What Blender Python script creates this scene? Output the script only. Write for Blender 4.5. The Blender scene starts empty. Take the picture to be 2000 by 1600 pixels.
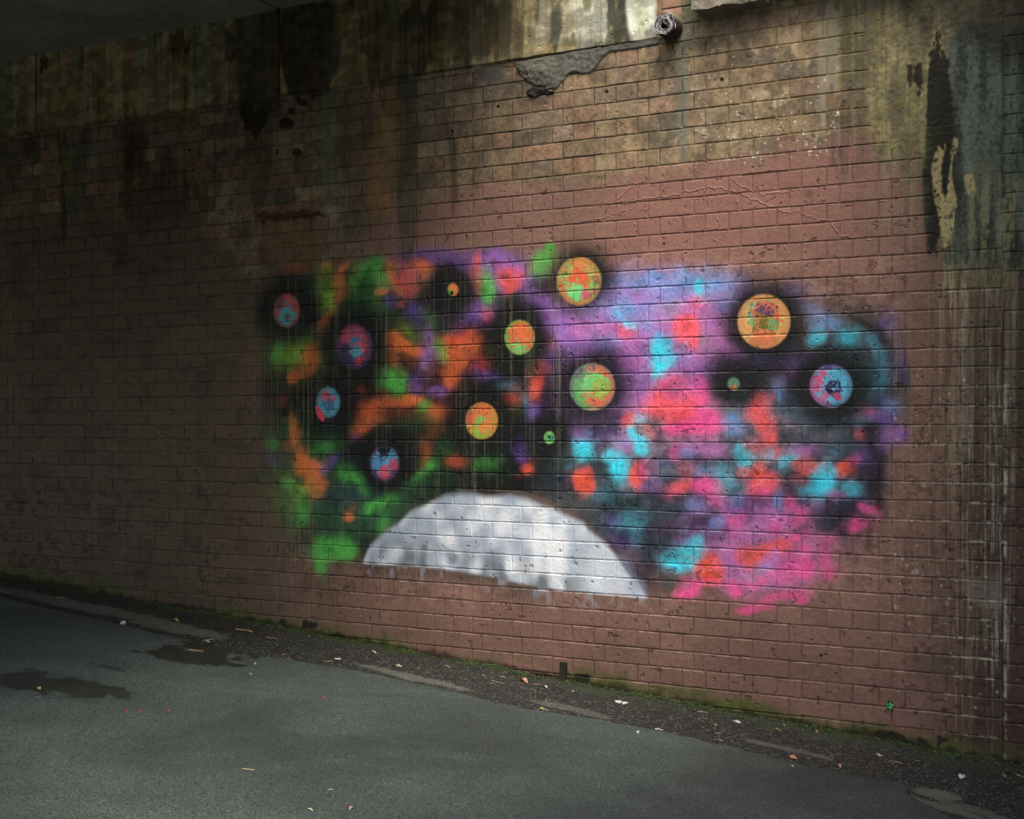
import bpy, bmesh, math, random
import numpy as np
from mathutils import Vector, Matrix, noise

# ------------------------------------------------------------------ camera, world, sun
SC = bpy.context.scene
COL = SC.collection
TH = math.radians(28.8)
CT, ST = math.cos(TH), math.sin(TH)
FPX = 4730.0 * math.tan(TH)          # focal length in pixels of a 2000 px wide frame
DW = 6.16                            # metres from the camera to the wall
CZ = 1.55                            # camera height
HY = 830.0                           # eye level in a 2000 x 1600 frame
SLOPE = -0.076                       # the lane falls to the right

cam_d = bpy.data.cameras.new('camera')
cam = bpy.data.objects.new('camera', cam_d)
COL.objects.link(cam)
cam.location = (0, -DW, CZ)
cam.rotation_euler = (math.radians(90), 0, TH)
cam_d.sensor_width = 36.0
cam_d.lens = 36.0 * FPX / 2000.0
cam_d.shift_y = (HY - 800.0) / 2000.0
cam_d.clip_start = 0.05
cam_d.clip_end = 500.0
SC.camera = cam

SUN_EL, SUN_AZ = math.radians(62), math.radians(58)      # azimuth: from +X towards -Y
world = bpy.data.worlds.new("World")
SC.world = world
world.use_nodes = True
wn = world.node_tree
bg = wn.nodes['Background']
sky = wn.nodes.new('ShaderNodeTexSky')
sky.sky_type = 'NISHITA'
sky.sun_disc = False
sky.sun_elevation = SUN_EL
sky.air_density = 1.2
sky.dust_density = 6.0
sky.ozone_density = 1.0
wn.links.new(sky.outputs[0], bg.inputs['Color'])
bg.inputs['Strength'].default_value = 0.15

sun_d = bpy.data.lights.new('sun', 'SUN')
sun_d.energy = 1.5
sun_d.angle = math.radians(30)
sun_d.color = (1.0, 0.99, 0.85)
sun = bpy.data.objects.new('sun', sun_d)
COL.objects.link(sun)
sdir = Vector((math.cos(SUN_EL) * math.cos(SUN_AZ), -math.cos(SUN_EL) * math.sin(SUN_AZ), math.sin(SUN_EL)))
sun.rotation_euler = sdir.to_track_quat('Z', 'Y').to_euler()
sun.location = (2, -4, 12)
sky.sun_rotation = math.atan2(sdir.x, sdir.y)

vs = SC.view_settings
vs.view_transform = 'Standard'
vs.look = 'None'
vs.exposure = 1.0
vs.gamma = 1.0
vs.use_curve_mapping = False
SC.cycles.max_bounces = 6
SC.cycles.diffuse_bounces = 4
SC.cycles.use_denoising = True

RNG = random.Random(7)
NR = np.random.default_rng(11)

# ------------------------------------------------------------------ places
def wall_u(x):
    t = (x - 1000.0) / FPX
    return DW * (t * CT - ST) / (CT + t * ST)

def wall_pt(x, y):
    """where on the wall plane (u, z)"""
    u = wall_u(x)
    Z = -u * ST + DW * CT
    return u, CZ - (y - HY) * Z / FPX

def ground_z(u, y=0.0):
    return SLOPE * u

def ground_pt(x, y):
    dx = (x - 1000.0) / FPX
    dz = -(y - HY) / FPX
    d = Vector((dx * CT - ST, dx * ST + CT, dz))
    # CZ + k*dz = SLOPE*(k*dx)
    k = CZ / (SLOPE * d.x - d.z)
    p = Vector((0, -DW, CZ)) + k * d
    return p.x, p.y, p.z

# ------------------------------------------------------------------ object helpers
def tag(o, label=None, cat=None, group=None, kind=None):
    if label: o['label'] = label
    if cat: o['category'] = cat
    if group: o['group'] = group
    if kind: o['kind'] = kind
    return o

def link(name, me, mat=None, parent=None, loc=None):
    o = bpy.data.objects.new(name, me)
    COL.objects.link(o)
    if mat is not None and me is not None and len(me.materials) == 0:
        me.materials.append(mat)
    if parent is not None:
        o.parent = parent
    if loc is not None:
        o.location = loc
    return o

def empty(name, loc, rz=0.0):
    o = bpy.data.objects.new(name, None)
    COL.objects.link(o)
    o.location = loc
    o.rotation_euler = (0, 0, rz)
    o.empty_display_size = 0.1
    return o

def mesh_from(name, verts, faces, smooth=False):
    me = bpy.data.meshes.new(name)
    me.from_pydata([tuple(v) for v in verts], [], faces)
    me.update()
    if smooth:
        for p in me.polygons:
            p.use_smooth = True
    return me

def box_mesh(name, x0, x1, y0, y1, z0, z1, bevel=0.0):
    bm = bmesh.new()
    vs_ = [bm.verts.new(p) for p in ((x0,y0,z0),(x1,y0,z0),(x1,y1,z0),(x0,y1,z0),(x0,y0,z1),(x1,y0,z1),(x1,y1,z1),(x0,y1,z1))]
    for f in ((3,2,1,0),(4,5,6,7),(0,1,5,4),(1,2,6,5),(2,3,7,6),(3,0,4,7)):
        bm.faces.new([vs_[i] for i in f])
    if bevel > 0:
        bmesh.ops.bevel(bm, geom=bm.edges[:], offset=bevel, segments=2, affect='EDGES')
    me = bpy.data.meshes.new(name)
    bm.to_mesh(me); bm.free()
    return me

# ------------------------------------------------------------------ brick bond (English bond: a row of stretchers, a row of headers)
CH = 0.086
U_END = -0.928            # straight joint near the right of the picture
Z_BAND = CZ + 1.925       # underside of the concrete band
U_BAND = -2.545           # right end of the concrete band
Z_SOFF = CZ + 2.42
def course_z(k):          # height of the bed joint under row k
    return CZ - (k + 10) * CH
WALL_TOP = 4.75
bricks = []               # (u0, u1, z0, z1)
U_L, U_R = -9.6, 1.4
for k in range(-50, 12):
    z0 = course_z(k); z1 = z0 + CH
    if z0 > WALL_TOP: continue
    # left section
    if k % 2 == 0:
        edges = [U_END - 0.24 * n for n in range(0, 38)]
    else:
        edges = [U_END] + [U_END - 0.06 - 0.12 * n for n in range(0, 74)]
    for a, b in zip(edges[1:], edges[:-1]):
        bricks.append([a, b, z0, z1, 0, k])
    # right section, a little out of step
    off = -0.017
    z0 += off; z1 += off
    if k % 2 == 0:
        edges = [U_END + 0.24 * n for n in range(0, 11)]
    else:
        edges = [U_END, U_END + 0.06] + [U_END + 0.06 + 0.12 * n for n in range(1, 20)]
    for a, b in zip(edges[:-1], edges[1:]):
        bricks.append([a, b, z0, z1, 1, k])
kept = []
for b in bricks:
    a, c, z0, z1, sec, k = b
    if c < U_L or a > U_R: continue
    gz = ground_z((a + c) / 2)
    if z1 < gz - 0.12: continue
    if (a + c) / 2 < U_BAND and sec == 0:
        if z0 > Z_BAND - 0.03: continue
        if a < U_BAND < c and z1 > Z_BAND: b[1] = c = U_BAND
        if z1 > Z_BAND - 0.004: b[3] = Z_BAND - 0.006
    elif a < U_BAND and z1 > Z_BAND:
        b[0] = U_BAND + 0.006
    kept.append(b)
bricks = kept

# ------------------------------------------------------------------ the paint, stains, weathering and some light and shade of the wall, computed as a colour map
TU0, TU1, TZ0, TZ1, TRES = -9.0, 0.2, -0.15, 4.75, 0.003
TW = int((TU1 - TU0) / TRES); THH = int((TZ1 - TZ0) / TRES)
tu = (TU0 + (np.arange(TW, dtype=np.float32) + 0.5) * TRES)
tz = (TZ0 + (np.arange(THH, dtype=np.float32) + 0.5) * TRES)
# texel -> picture-survey coordinates used while tracing the paint
_Z = (-tu * ST + DW * CT)
PX = (1000.0 + FPX * (tu * CT + DW * ST) / _Z).astype(np.float32)           # per column
SCL = (FPX / _Z).astype(np.float32)
PXg = np.broadcast_to(PX[None, :], (THH, TW))
PYg = (HY - (tz[:, None] - CZ) * SCL[None, :]).astype(np.float32)

def up(grid, H, W):
    gh, gw = grid.shape
    ys = np.linspace(0, gh - 1.001, H); xs = np.linspace(0, gw - 1.001, W)
    y0 = ys.astype(int); x0 = xs.astype(int)
    fy = (ys - y0)[:, None]; fx = (xs - x0)[None, :]
    fy = fy * fy * (3 - 2 * fy); fx = fx * fx * (3 - 2 * fx)
    fy = fy.astype(np.float32); fx = fx.astype(np.float32)
    g = grid.astype(np.float32)
    r0 = g[y0]; r1 = g[y0 + 1]
    r = r0 * (1 - fy) + r1 * fy
    return r[:, x0] * (1 - fx) + r[:, x0 + 1] * fx

def vn(cx, cz, seed):
    """value noise, cells cx by cz metres, 0..1"""
    g = np.random.default_rng(seed).random((max(3, int((TZ1 - TZ0) / cz) + 2), max(3, int((TU1 - TU0) / cx) + 2)))
    return up(g, THH, TW)

def fbm(cx, cz, seed, oct=4, gain=0.55):
    a = 1.0; s = 0.0; t = 0.0
    for i in range(oct):
        if cx / 2**i < TRES * 0.9 and cz / 2**i < TRES * 0.9: break
        s = s + a * vn(max(cx / 2**i, TRES), max(cz / 2**i, TRES), seed + i * 17)
        t += a; a *= gain
    return s / t

def sst(e0, e1, x):
    t = np.clip((x - e0) / (e1 - e0), 0, 1)
    return t * t * (3 - 2 * t)

def lin(c):
    c = np.asarray(c, dtype=np.float32) / 255.0
    return np.where(c <= 0.04045, c / 12.92, ((c + 0.055) / 1.055) ** 2.4)

N1 = fbm(0.30, 0.30, 1)            # big mottling
N2 = fbm(0.05, 0.05, 21)           # palm sized
N3 = fbm(0.012, 0.012, 41, 2)      # grain
NS = fbm(0.035, 0.9, 61, 3)        # vertical streaks
NS2 = fbm(0.010, 0.55, 81, 2)      # fine streaks
NS3 = fbm(0.12, 1.4, 91, 3)
WX = (fbm(0.16, 0.16, 101, 4, .42) - 0.5) * 26
WY = (fbm(0.16, 0.16, 131, 4, .42) - 0.5) * 26

ALB = np.zeros((THH, TW, 3), np.float32)
REL = np.full((THH, TW), 0.5, np.float32)       # fine relief of the paint film
GLO = np.zeros((THH, TW), np.float32)           # how glossy

def cover(a, col):
    global ALB
    if isinstance(col, tuple): col = lin(col)
    ALB += (col - ALB) * a[..., None]

# --- bare brick, every brick its own clay colour
ALB[:] = lin((112, 98, 70))
tones = [(132,108,76), (128,104,76), (120,100,74), (138,104,76), (112,96,76), (126,108,80), (138,116,84), (106,92,74), (134,104,78), (122,102,82), (126,106,76), (118,98,72)]
MORT = np.ones((THH, TW), bool)
BV = np.zeros((THH, TW), np.float32)
rr = np.random.default_rng(5)
for (a, c, z0, z1, sec, k) in bricks:
    i0 = max(0, int((a + 0.004 - TU0) / TRES)); i1 = min(TW, int((c - 0.004 - TU0) / TRES) + 1)
    j0 = max(0, int((z0 + 0.004 - TZ0) / TRES)); j1 = min(THH, int((z1 - 0.004 - TZ0) / TRES) + 1)
    t = tones[rr.integers(len(tones))]
    bv = rr.random()
    if i1 <= i0 or j1 <= j0: continue
    ALB[j0:j1, i0:i1] = lin(t) * (0.80 + 0.36 * rr.random())
    MORT[j0:j1, i0:i1] = False
    BV[j0:j1, i0:i1] = bv
MORTF = MORT.astype(np.float32)
ALB *= np.clip(0.35 + 0.75 * N2 + .55 * (N3 - .2) + .5 * (fbm(.02, .02, 191, 3, .7) - .5), .3, 1.5)[..., None]
ALB += (ALB.mean(-1, keepdims=True) - ALB) * .22
# soot and lime on the bare brick, and painted light on the right
cover(0.55 * sst(0.52, 0.75, fbm(0.12, 0.16, 201)), (66, 60, 48))
cover(0.45 * sst(0.52, 0.78, fbm(0.07, 0.09, 211, 4, .65)) * sst(1000, 1250, PXg), (160, 138, 104))
ALB *= (1 + .18 * sst(1000, 1250, PXg) * (1 - sst(1560, 1700, PXg)))[..., None]  # brighter bricks where more light falls, painted into the colour
cover(0.40 * sst(0.62, 0.78, fbm(0.05, 0.06, 221)) * sst(1250, 1330, PXg), (205, 190, 160))

# --- concrete band: rain streaks
band = ((tz[:, None] > Z_BAND - 0.004) & (tu[None, :] < U_BAND + 0.002)).astype(np.float32)
bc = lin((172, 158, 118)) * (0.60 + 0.7 * NS)[..., None] * (0.85 + 0.3 * N3)[..., None]
bc = bc + (lin((116, 124, 96)) - bc) * sst(0.45, 0.66, NS3)[..., None] * 0.7
bc = bc + (lin((164, 128, 78)) - bc) * (sst(0.42, 0.78, fbm(0.07, 1.3, 301, 3)) * 0.7)[..., None]
bc = bc + (lin((80, 70, 52)) - bc) * (sst(0.46, 0.80, fbm(0.05, 0.8, 311, 4, .6)) * 0.7)[..., None]
ALB += (bc - ALB) * band[..., None]

# --- brown masonry paint on the lower wall, its upper edge sprayed and faded
def curve(pts):
    xs = [p[0] for p in pts]; ys = [p[1] for p in pts]
    return np.interp(PX, xs, ys).astype(np.float32)[None, :]
edge = curve([(-400, 440), (0, 430), (150, 420), (330, 400), (480, 520), (600, 520), (690, 470), (760, 410), (900, 372), (1000, 352),
              (1150, 340), (1290, 330), (1345, 305), (1500, 292), (1640, 268), (1700, 285), (1780, 300), (1830, 330), (2000, 360), (2300, 360)])
below = PYg - edge + (N1 - 0.5) * 70 + (N2 - 0.5) * 30 + (NS - 0.5) * 60
paint = sst(-18, 28, below)
right_side = sst(560, 1100, PXg)
pc = lin((121, 92, 82)) * np.ones_like(ALB)
pc = pc + (lin((92, 78, 64)) - pc) * (1 - sst(380, 860, PXg))[..., None]  # darker paint at left puts the dimmer light into the colour
pc = pc + (pc * .55 - pc) * (sst(.52, .70, fbm(.16, .10, 171, 4, .65)) * (1 - sst(500, 800, PXg)) * .6)[..., None]
pc = pc + (lin((84, 64, 52)) - pc) * sst(1720, 1930, PXg)[..., None] * 0.9
pc *= (0.80 + 0.30 * N1 + 0.12 * BV)[..., None] * (0.86 + 0.28 * N3)[..., None]
cover_a = paint * (1 - 0.0)
ALB += (pc - ALB) * cover_a[..., None]
PAINT = cover_a.copy()
# a pinker first coat high up
pk = sst(-10, 40, below) * (1 - sst(150, 330, below)) * sst(1080, 1300, PXg) * (1 - sst(1600, 1800, PXg))
cover(pk * 0.5, (150, 104, 92))

Z4 = 4.445
ORG = dict(A=(490,450), B=(490,800), C=(850,450), D=(850,800), E=(1200,500), F=(1200,850), G=(1450,500), H=(1450,850), O=(0,0))
def region(x, y, r):
    """index window of the colour map around a traced spot"""
    xa, xb = x - r, x + r
    i0 = int(np.searchsorted(PX, xa)); i1 = int(np.searchsorted(PX, xb))
    i0 = max(0, min(i0, TW - 1)); i1 = max(i0 + 1, min(i1, TW))
    s0 = SCL[i0]; s1 = SCL[i1 - 1]
    zs = [CZ - (yy - HY) / s for yy in (y - r, y + r) for s in (s0, s1)]
    j0 = int((min(zs) - TZ0) / TRES); j1 = int((max(zs) - TZ0) / TRES) + 1
    return max(0, j0), min(THH, j1), i0, i1

def spray(x, y, rx, ry, col, op=1.0, soft=0.8, rot=0.0, warp=1.0, zone='O', spatter=True, gloss=0.15):
    if zone != 'O':
        rx *= 1.14; ry *= 1.14; soft = min(1.3, soft * 1.25)
        ox, oy = ORG[zone]; x = ox + x / Z4; y = oy + y / Z4; rx /= Z4; ry /= Z4
    R = max(rx, ry) * 1.5 + 20 * warp
    j0, j1, i0, i1 = region(x, y, R)
    if j1 <= j0: return
    w = warp * min(1.0, max(rx, ry) / 22.0)
    dx = PXg[j0:j1, i0:i1] - x + WX[j0:j1, i0:i1] * w
    dy = PYg[j0:j1, i0:i1] - y + WY[j0:j1, i0:i1] * w
    c, s = math.cos(math.radians(rot)), math.sin(math.radians(rot))
    ex = (dx * c + dy * s) / rx; ey = (-dx * s + dy * c) / ry
    d = np.sqrt(ex * ex + ey * ey)
    a = 1 - sst(1 - soft * 0.75, 1 + soft * 0.45, d)
    if spatter:
        a = np.clip(a + (N3[j0:j1, i0:i1] - 0.5) * 0.5 * a * (1 - a) * 4 * 0.6, 0, 1)
    a = a * op
    cl = lin(col) * (0.9 + 0.2 * N2[j0:j1, i0:i1])[..., None]
    blk = ALB[j0:j1, i0:i1]
    blk += (cl - blk) * a[..., None]
    GLO[j0:j1, i0:i1] = np.maximum(GLO[j0:j1, i0:i1], a * gloss)

K = dict(g=(70,156,66), G=(112,150,52), o=(214,108,50), O=(172,80,46), p=(128,86,160), v=(88,66,140), k=(20,22,22), K=(30,34,34), c=(54,196,222),
         t=(62,118,138), d=(52,76,84), r=(230,84,90), R=(208,74,54), m=(228,74,146), P=(176,104,172), n=(38,38,62), b=(92,142,204), w=(150,130,150), B=(124,92,78), e=(44,96,54))
def S(zone, lst):
    for it in lst:
        x, y, rx, ry, key = it[:5]
        op = it[5] if len(it) > 5 else 0.9
        soft = it[6] if len(it) > 6 else 0.8
        rot = it[7] if len(it) > 7 else 0
        spray(x, y, rx, ry, K[key], op, soft, rot, zone=zone)

# dark ground coat of the mural
S('O', [(590,640,85,110,'k',.9,.7),(560,700,50,170,'K',.8,.9),(700,640,150,110,'k',.8,.8),(640,800,120,110,'k',.9,.8),(800,680,200,160,'k',.85,.7),(900,800,220,130,'k',.92,.6),
        (760,900,160,110,'k',.9,.7),(700,1000,130,70,'K',.7,.9),(1000,700,180,150,'k',.85,.7),(1050,880,170,110,'k',.92,.7),(900,920,220,80,'k',.95,.6),(690,1060,110,40,'K',.7,.9),
        (1180,780,140,150,'k',.7,.8),(1480,740,150,60,'k',.9,.7),(1480,640,90,95,'k',.9,.7),(1620,760,140,110,'k',.92,.6),(1690,700,75,110,'d',.75,.8,-25),
        (1250,700,170,170,'p',.75,.8),(1330,600,150,70,'P',.6,.9),(1230,580,90,50,'b',.6,.9),(1330,560,130,40,'b',.6,1.0),(1400,900,260,150,'w',.6,.9),(1390,920,220,110,'n',.55,.9),(1300,1010,170,110,'n',.85,.8),(1200,960,150,90,'d',.8,.8),
        (1470,1050,170,90,'P',.6,.9),(1560,960,150,90,'n',.6,.9),(1650,920,90,140,'n',.85,.7),(1560,860,160,60,'d',.8,.8),(1480,1110,110,50,'P',.55,.9),(1260,1080,80,80,'n',.7,.9),
        (900,505,130,24,'v',.75,.9,-2),(860,520,110,30,'p',.35,1.0),(980,530,50,40,'p',.8,.8,40),(1040,600,100,22,'p',.7,.8,35),(1110,650,60,40,'p',.8,.8,40)])
S('O', [(600,930,90,120,'e',.5,1.1),(650,1000,100,60,'e',.5,1.1),(570,690,60,60,'G',.35,1.1),(720,560,140,50,'e',.65,1.0),(800,800,90,26,'O',.22,1.2),(700,990,120,60,'d',.5,1.0),(850,690,90,80,'O',.3,1.1),(620,850,60,60,'e',.5,1.0),
        (760,640,90,60,'e',.4,1.1),(960,560,120,40,'v',.4,1.1),(740,1010,110,50,'e',.5,1.1,-25),(850,900,60,60,'e',.3,1.1),(640,700,60,70,'G',.25,1.2),(560,960,40,60,'G',.25,1.2),(900,620,90,30,'v',.4,1.1)])
# zone A: upper left
S('A', [(330,330,120,60,'O',.25,1.0),(650,300,40,40,'o',.85,.7),(660,400,60,120,'G',.85,.8),(700,560,55,120,'G',.85,.7),(800,320,55,28,'o',.95,.5,-35),(760,420,40,90,'o',.8,.8),
        (790,540,45,80,'O',.85,.8,20),(670,660,60,60,'G',.6,.9,20),(720,700,50,60,'O',.5,.9,30),(650,790,40,60,'o',.8,.7,25),(620,850,45,60,'O',.85,.7,25),
        (900,430,90,90,'g',.6,.9),(1020,370,120,90,'g',.9,.7),(1090,270,60,60,'g',.85,.8),(1150,440,90,70,'g',.95,.7),(980,540,150,60,'e',.7,.9),(1130,650,110,80,'e',.7,.9),
        (1205,330,35,70,'o',.85,.7),(1240,420,30,40,'o',.6,.9),(1330,400,100,110,'r',.6,.9,20),(1430,300,90,35,'O',.8,.8,10),(1500,350,100,35,'o',.85,.6,10),(1510,400,35,45,'o',.7,.8),
        (1150,520,70,25,'o',.85,.6,-8),(1300,540,50,40,'o',.6,.9),(1400,540,60,50,'r',.6,.9),(1240,600,60,70,'v',.8,.8),(1330,640,50,30,'r',.5,.9),(1420,700,50,120,'v',.8,.7,-10),
        (1520,900,50,170,'p',.8,.7,-12),(1500,1080,70,90,'p',.85,.7),(1560,780,90,60,'g',.5,1.0,30),(1680,820,90,40,'e',.6,.9,20),(1390,880,80,60,'G',.5,.9,10),
        (1240,970,80,70,'o',.8,.7),(1340,1020,110,50,'o',.95,.6,8),(1210,1080,50,80,'O',.7,.8),(1240,1170,30,40,'O',.6,.9),
        (1640,1030,65,100,'G',.95,.6),(1600,960,50,50,'G',.6,.9),(1490,1170,40,30,'w',.7,.6,0),
        (220,1060,65,100,'g',.85,.7),(330,1080,130,60,'G',.5,.9),(450,1000,150,60,'G',.85,.7,-35),(390,1120,100,60,'G',.8,.8,-10),(540,1070,65,85,'o',.85,.6,10),(590,960,40,40,'G',.5,.9),
        (440,1240,110,40,'O',.85,.7,-22),(350,1300,40,40,'o',.75,.7),(540,1200,40,40,'O',.6,.9),
        (1160,1210,70,50,'g',.6,.9),(1220,1310,110,80,'g',.85,.7),(1260,1360,80,90,'g',.8,.7),(1400,1340,70,80,'v',.85,.8,-30),(1430,1230,35,60,'v',.6,.9),(1600,1370,100,35,'v',.75,.8),
        (1720,960,40,60,'O',.8,.8),(1740,1100,50,150,'O',.85,.8),(1710,1290,40,60,'o',.7,.8),
        (1080,1500,130,40,'O',.8,.7,-15),(1380,1470,110,40,'o',.95,.6,-10),(1250,1500,160,30,'O',.8,.7,-6),(1510,1520,60,60,'g',.8,.7),(960,1400,40,40,'O',.5,.9),(1000,1560,60,50,'O',.7,.8),(1610,1560,60,50,'O',.6,.9),(270,1480,40,60,'O',.3,1)])
# zone B: lower left
S('B', [(360,190,40,120,'o',.8,.7),(300,170,60,90,'e',.6,.9,20),(410,210,35,50,'O',.6,.9),(170,310,60,60,'g',.6,.8),(100,200,60,120,'e',.35,1.0),(440,420,60,110,'o',.85,.7,-10),
        (500,510,110,80,'o',.95,.5,15),(560,640,100,70,'o',.9,.6),(570,730,50,60,'o',.8,.7),(620,520,50,60,'w',.5,.9),(560,330,90,50,'e',.8,.8),(720,330,130,60,'g',.7,.9,-10),
        (1010,80,100,110,'O',.9,.7,20),(940,190,80,60,'o',.75,.7,-30),(900,250,45,35,'p',.6,.6,-20),(700,480,50,100,'p',.55,.9,30),(750,420,40,60,'v',.6,.8,30),(200,440,120,60,'v',.25,1.0),
        (830,570,60,70,'g',.85,.7),(930,610,80,55,'g',.95,.6,20),(980,700,60,60,'g',.6,.9),(850,520,80,60,'e',.7,.9),
        (330,620,60,60,'g',.85,.7),(440,710,70,70,'G',.8,.8),(455,860,55,110,'g',.9,.7),(440,960,50,60,'g',.7,.8),(750,760,150,90,'d',.55,.9),(620,930,140,60,'e',.5,1.0),(850,945,40,35,'o',.8,.6),
        (1070,850,130,50,'g',.9,.7,-28),(1220,770,90,50,'g',.7,.8,-20),(1160,1000,60,80,'g',.75,.8),(1090,1060,60,40,'e',.6,.9),(1450,580,150,45,'g',.6,.9,-28),(1560,490,60,40,'g',.7,.8,-30),(1000,1160,60,70,'k',.5,1),
        (600,1240,90,110,'g',.9,.6),(660,1170,60,60,'g',.85,.7),(800,1200,90,90,'g',.9,.6),(600,1370,60,80,'g',.95,.6,-15),(860,1270,50,30,'g',.8,.7),(700,1290,110,40,'g',.7,.8),
        (1590,60,60,120,'O',.7,.8),(1500,100,160,60,'e',.5,1.0),(1500,380,50,130,'O',.55,.8),(1700,340,60,60,'e',.5,1.0),(1180,130,200,60,'e',.35,1.0)])
# zone C: upper middle
S('C', [(500,230,140,60,'p',.75,.9),(560,200,80,50,'p',.6,.9),(370,370,60,180,'O',.8,.7),(370,240,30,50,'r',.6,.8),(450,500,55,190,'g',.85,.7),(650,430,120,110,'R',.9,.6),(640,540,60,40,'R',.8,.7),
        (600,400,45,28,'k',.75,.6,-5),(730,350,50,70,'p',.7,.8),(740,430,45,70,'R',.8,.7),(660,620,130,50,'e',.7,.9,-15),(960,210,110,60,'g',.85,.8,-35),(1010,140,45,45,'g',.95,.6),(910,330,60,150,'g',.75,.8,15),
        (830,470,80,90,'p',.7,.9,30),(900,560,80,40,'p',.6,.9,40),(360,700,160,60,'p',.75,.8,5),(300,760,80,60,'v',.6,.9),(450,740,60,60,'r',.4,.9),(860,610,60,30,'p',.7,.8,20),(1000,670,170,42,'p',.85,.7,25),(1130,780,90,60,'p',.85,.7,40),
        (1160,880,130,80,'p',.9,.7),(1290,860,110,70,'P',.8,.8),(1440,890,140,70,'P',.8,.8),(1090,1010,110,60,'p',.55,.9),(990,1000,70,60,'R',.25,1.0),(1640,1010,110,70,'P',.85,.8),(1690,1150,90,60,'P',.8,.8),
        (1610,700,80,120,'b',.85,.8,10),(1700,820,60,35,'c',.85,.6,15),(1560,740,70,40,'b',.6,.8),(1660,420,110,60,'b',.6,1.0),(1680,550,80,90,'b',.5,.9),(1650,900,60,50,'r',.6,.9),
        (180,970,110,80,'R',.75,.7),(290,1000,90,90,'O',.8,.8),(200,1090,120,90,'O',.8,.7),(150,1280,70,80,'O',.8,.7,30),(170,1200,90,60,'O',.7,.8),(270,1040,30,30,'k',.5,.9),
        (400,1180,60,60,'R',.5,.9),(450,1270,120,50,'v',.75,.9),(490,1040,40,40,'e',.5,.9),(20,1380,90,40,'p',.7,.8),(900,1200,70,60,'O',.6,.9),(1000,1150,100,80,'v',.35,1.0),(860,1370,55,100,'R',.85,.7,10),
        (670,1480,70,70,'R',.55,.8),(640,1380,90,50,'t',.6,.9),(780,1460,40,60,'t',.7,.8),(860,1540,60,60,'v',.8,.8),(720,1560,60,50,'e',.6,.9),(1740,1420,60,200,'P',.4,1.0),(50,1560,80,60,'O',.5,.9)])
# zone D: lower middle
S('D', [(860,40,70,70,'v',.75,.9),(740,350,60,100,'v',.75,.9),(900,240,50,60,'v',.6,.9),(790,490,50,45,'R',.75,.7),(180,440,90,45,'R',.45,.9),(420,470,100,50,'g',.45,.9),(540,440,60,60,'e',.4,1.0),
        (1290,340,70,90,'c',.95,.6),(1300,430,80,60,'c',.7,.8),(1290,500,60,40,'t',.9,.8),(1510,410,60,50,'c',.9,.6),(1590,510,85,80,'c',.95,.6,30),(1650,570,50,50,'t',.8,.8),
        (1300,210,80,60,'p',.7,.9),(1450,230,130,70,'v',.5,1.0),(1640,330,110,80,'P',.6,.9),(1700,100,90,40,'r',.75,.7,-35),(1690,140,40,30,'r',.7,.7),(1720,220,40,80,'c',.9,.6,-15),(1760,330,40,70,'c',.9,.6),
        (1120,660,200,80,'n',.7,.9),(1450,740,170,60,'t',.75,.9),(1240,480,180,60,'d',.5,1.0),(1550,960,80,60,'v',.75,.9),(1700,1000,110,70,'t',.8,.8),(1650,1150,100,60,'v',.6,.9),(1450,1000,60,60,'d',.6,.9),
        (1300,650,80,95,'R',1,.35),(1340,560,35,60,'R',.95,.5),(1310,640,36,44,'O',.6,.8),(1740,580,50,75,'r',.9,.6),(1700,1290,90,80,'w',.4,1.0),(1500,850,90,50,'n',.6,.9)])
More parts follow.
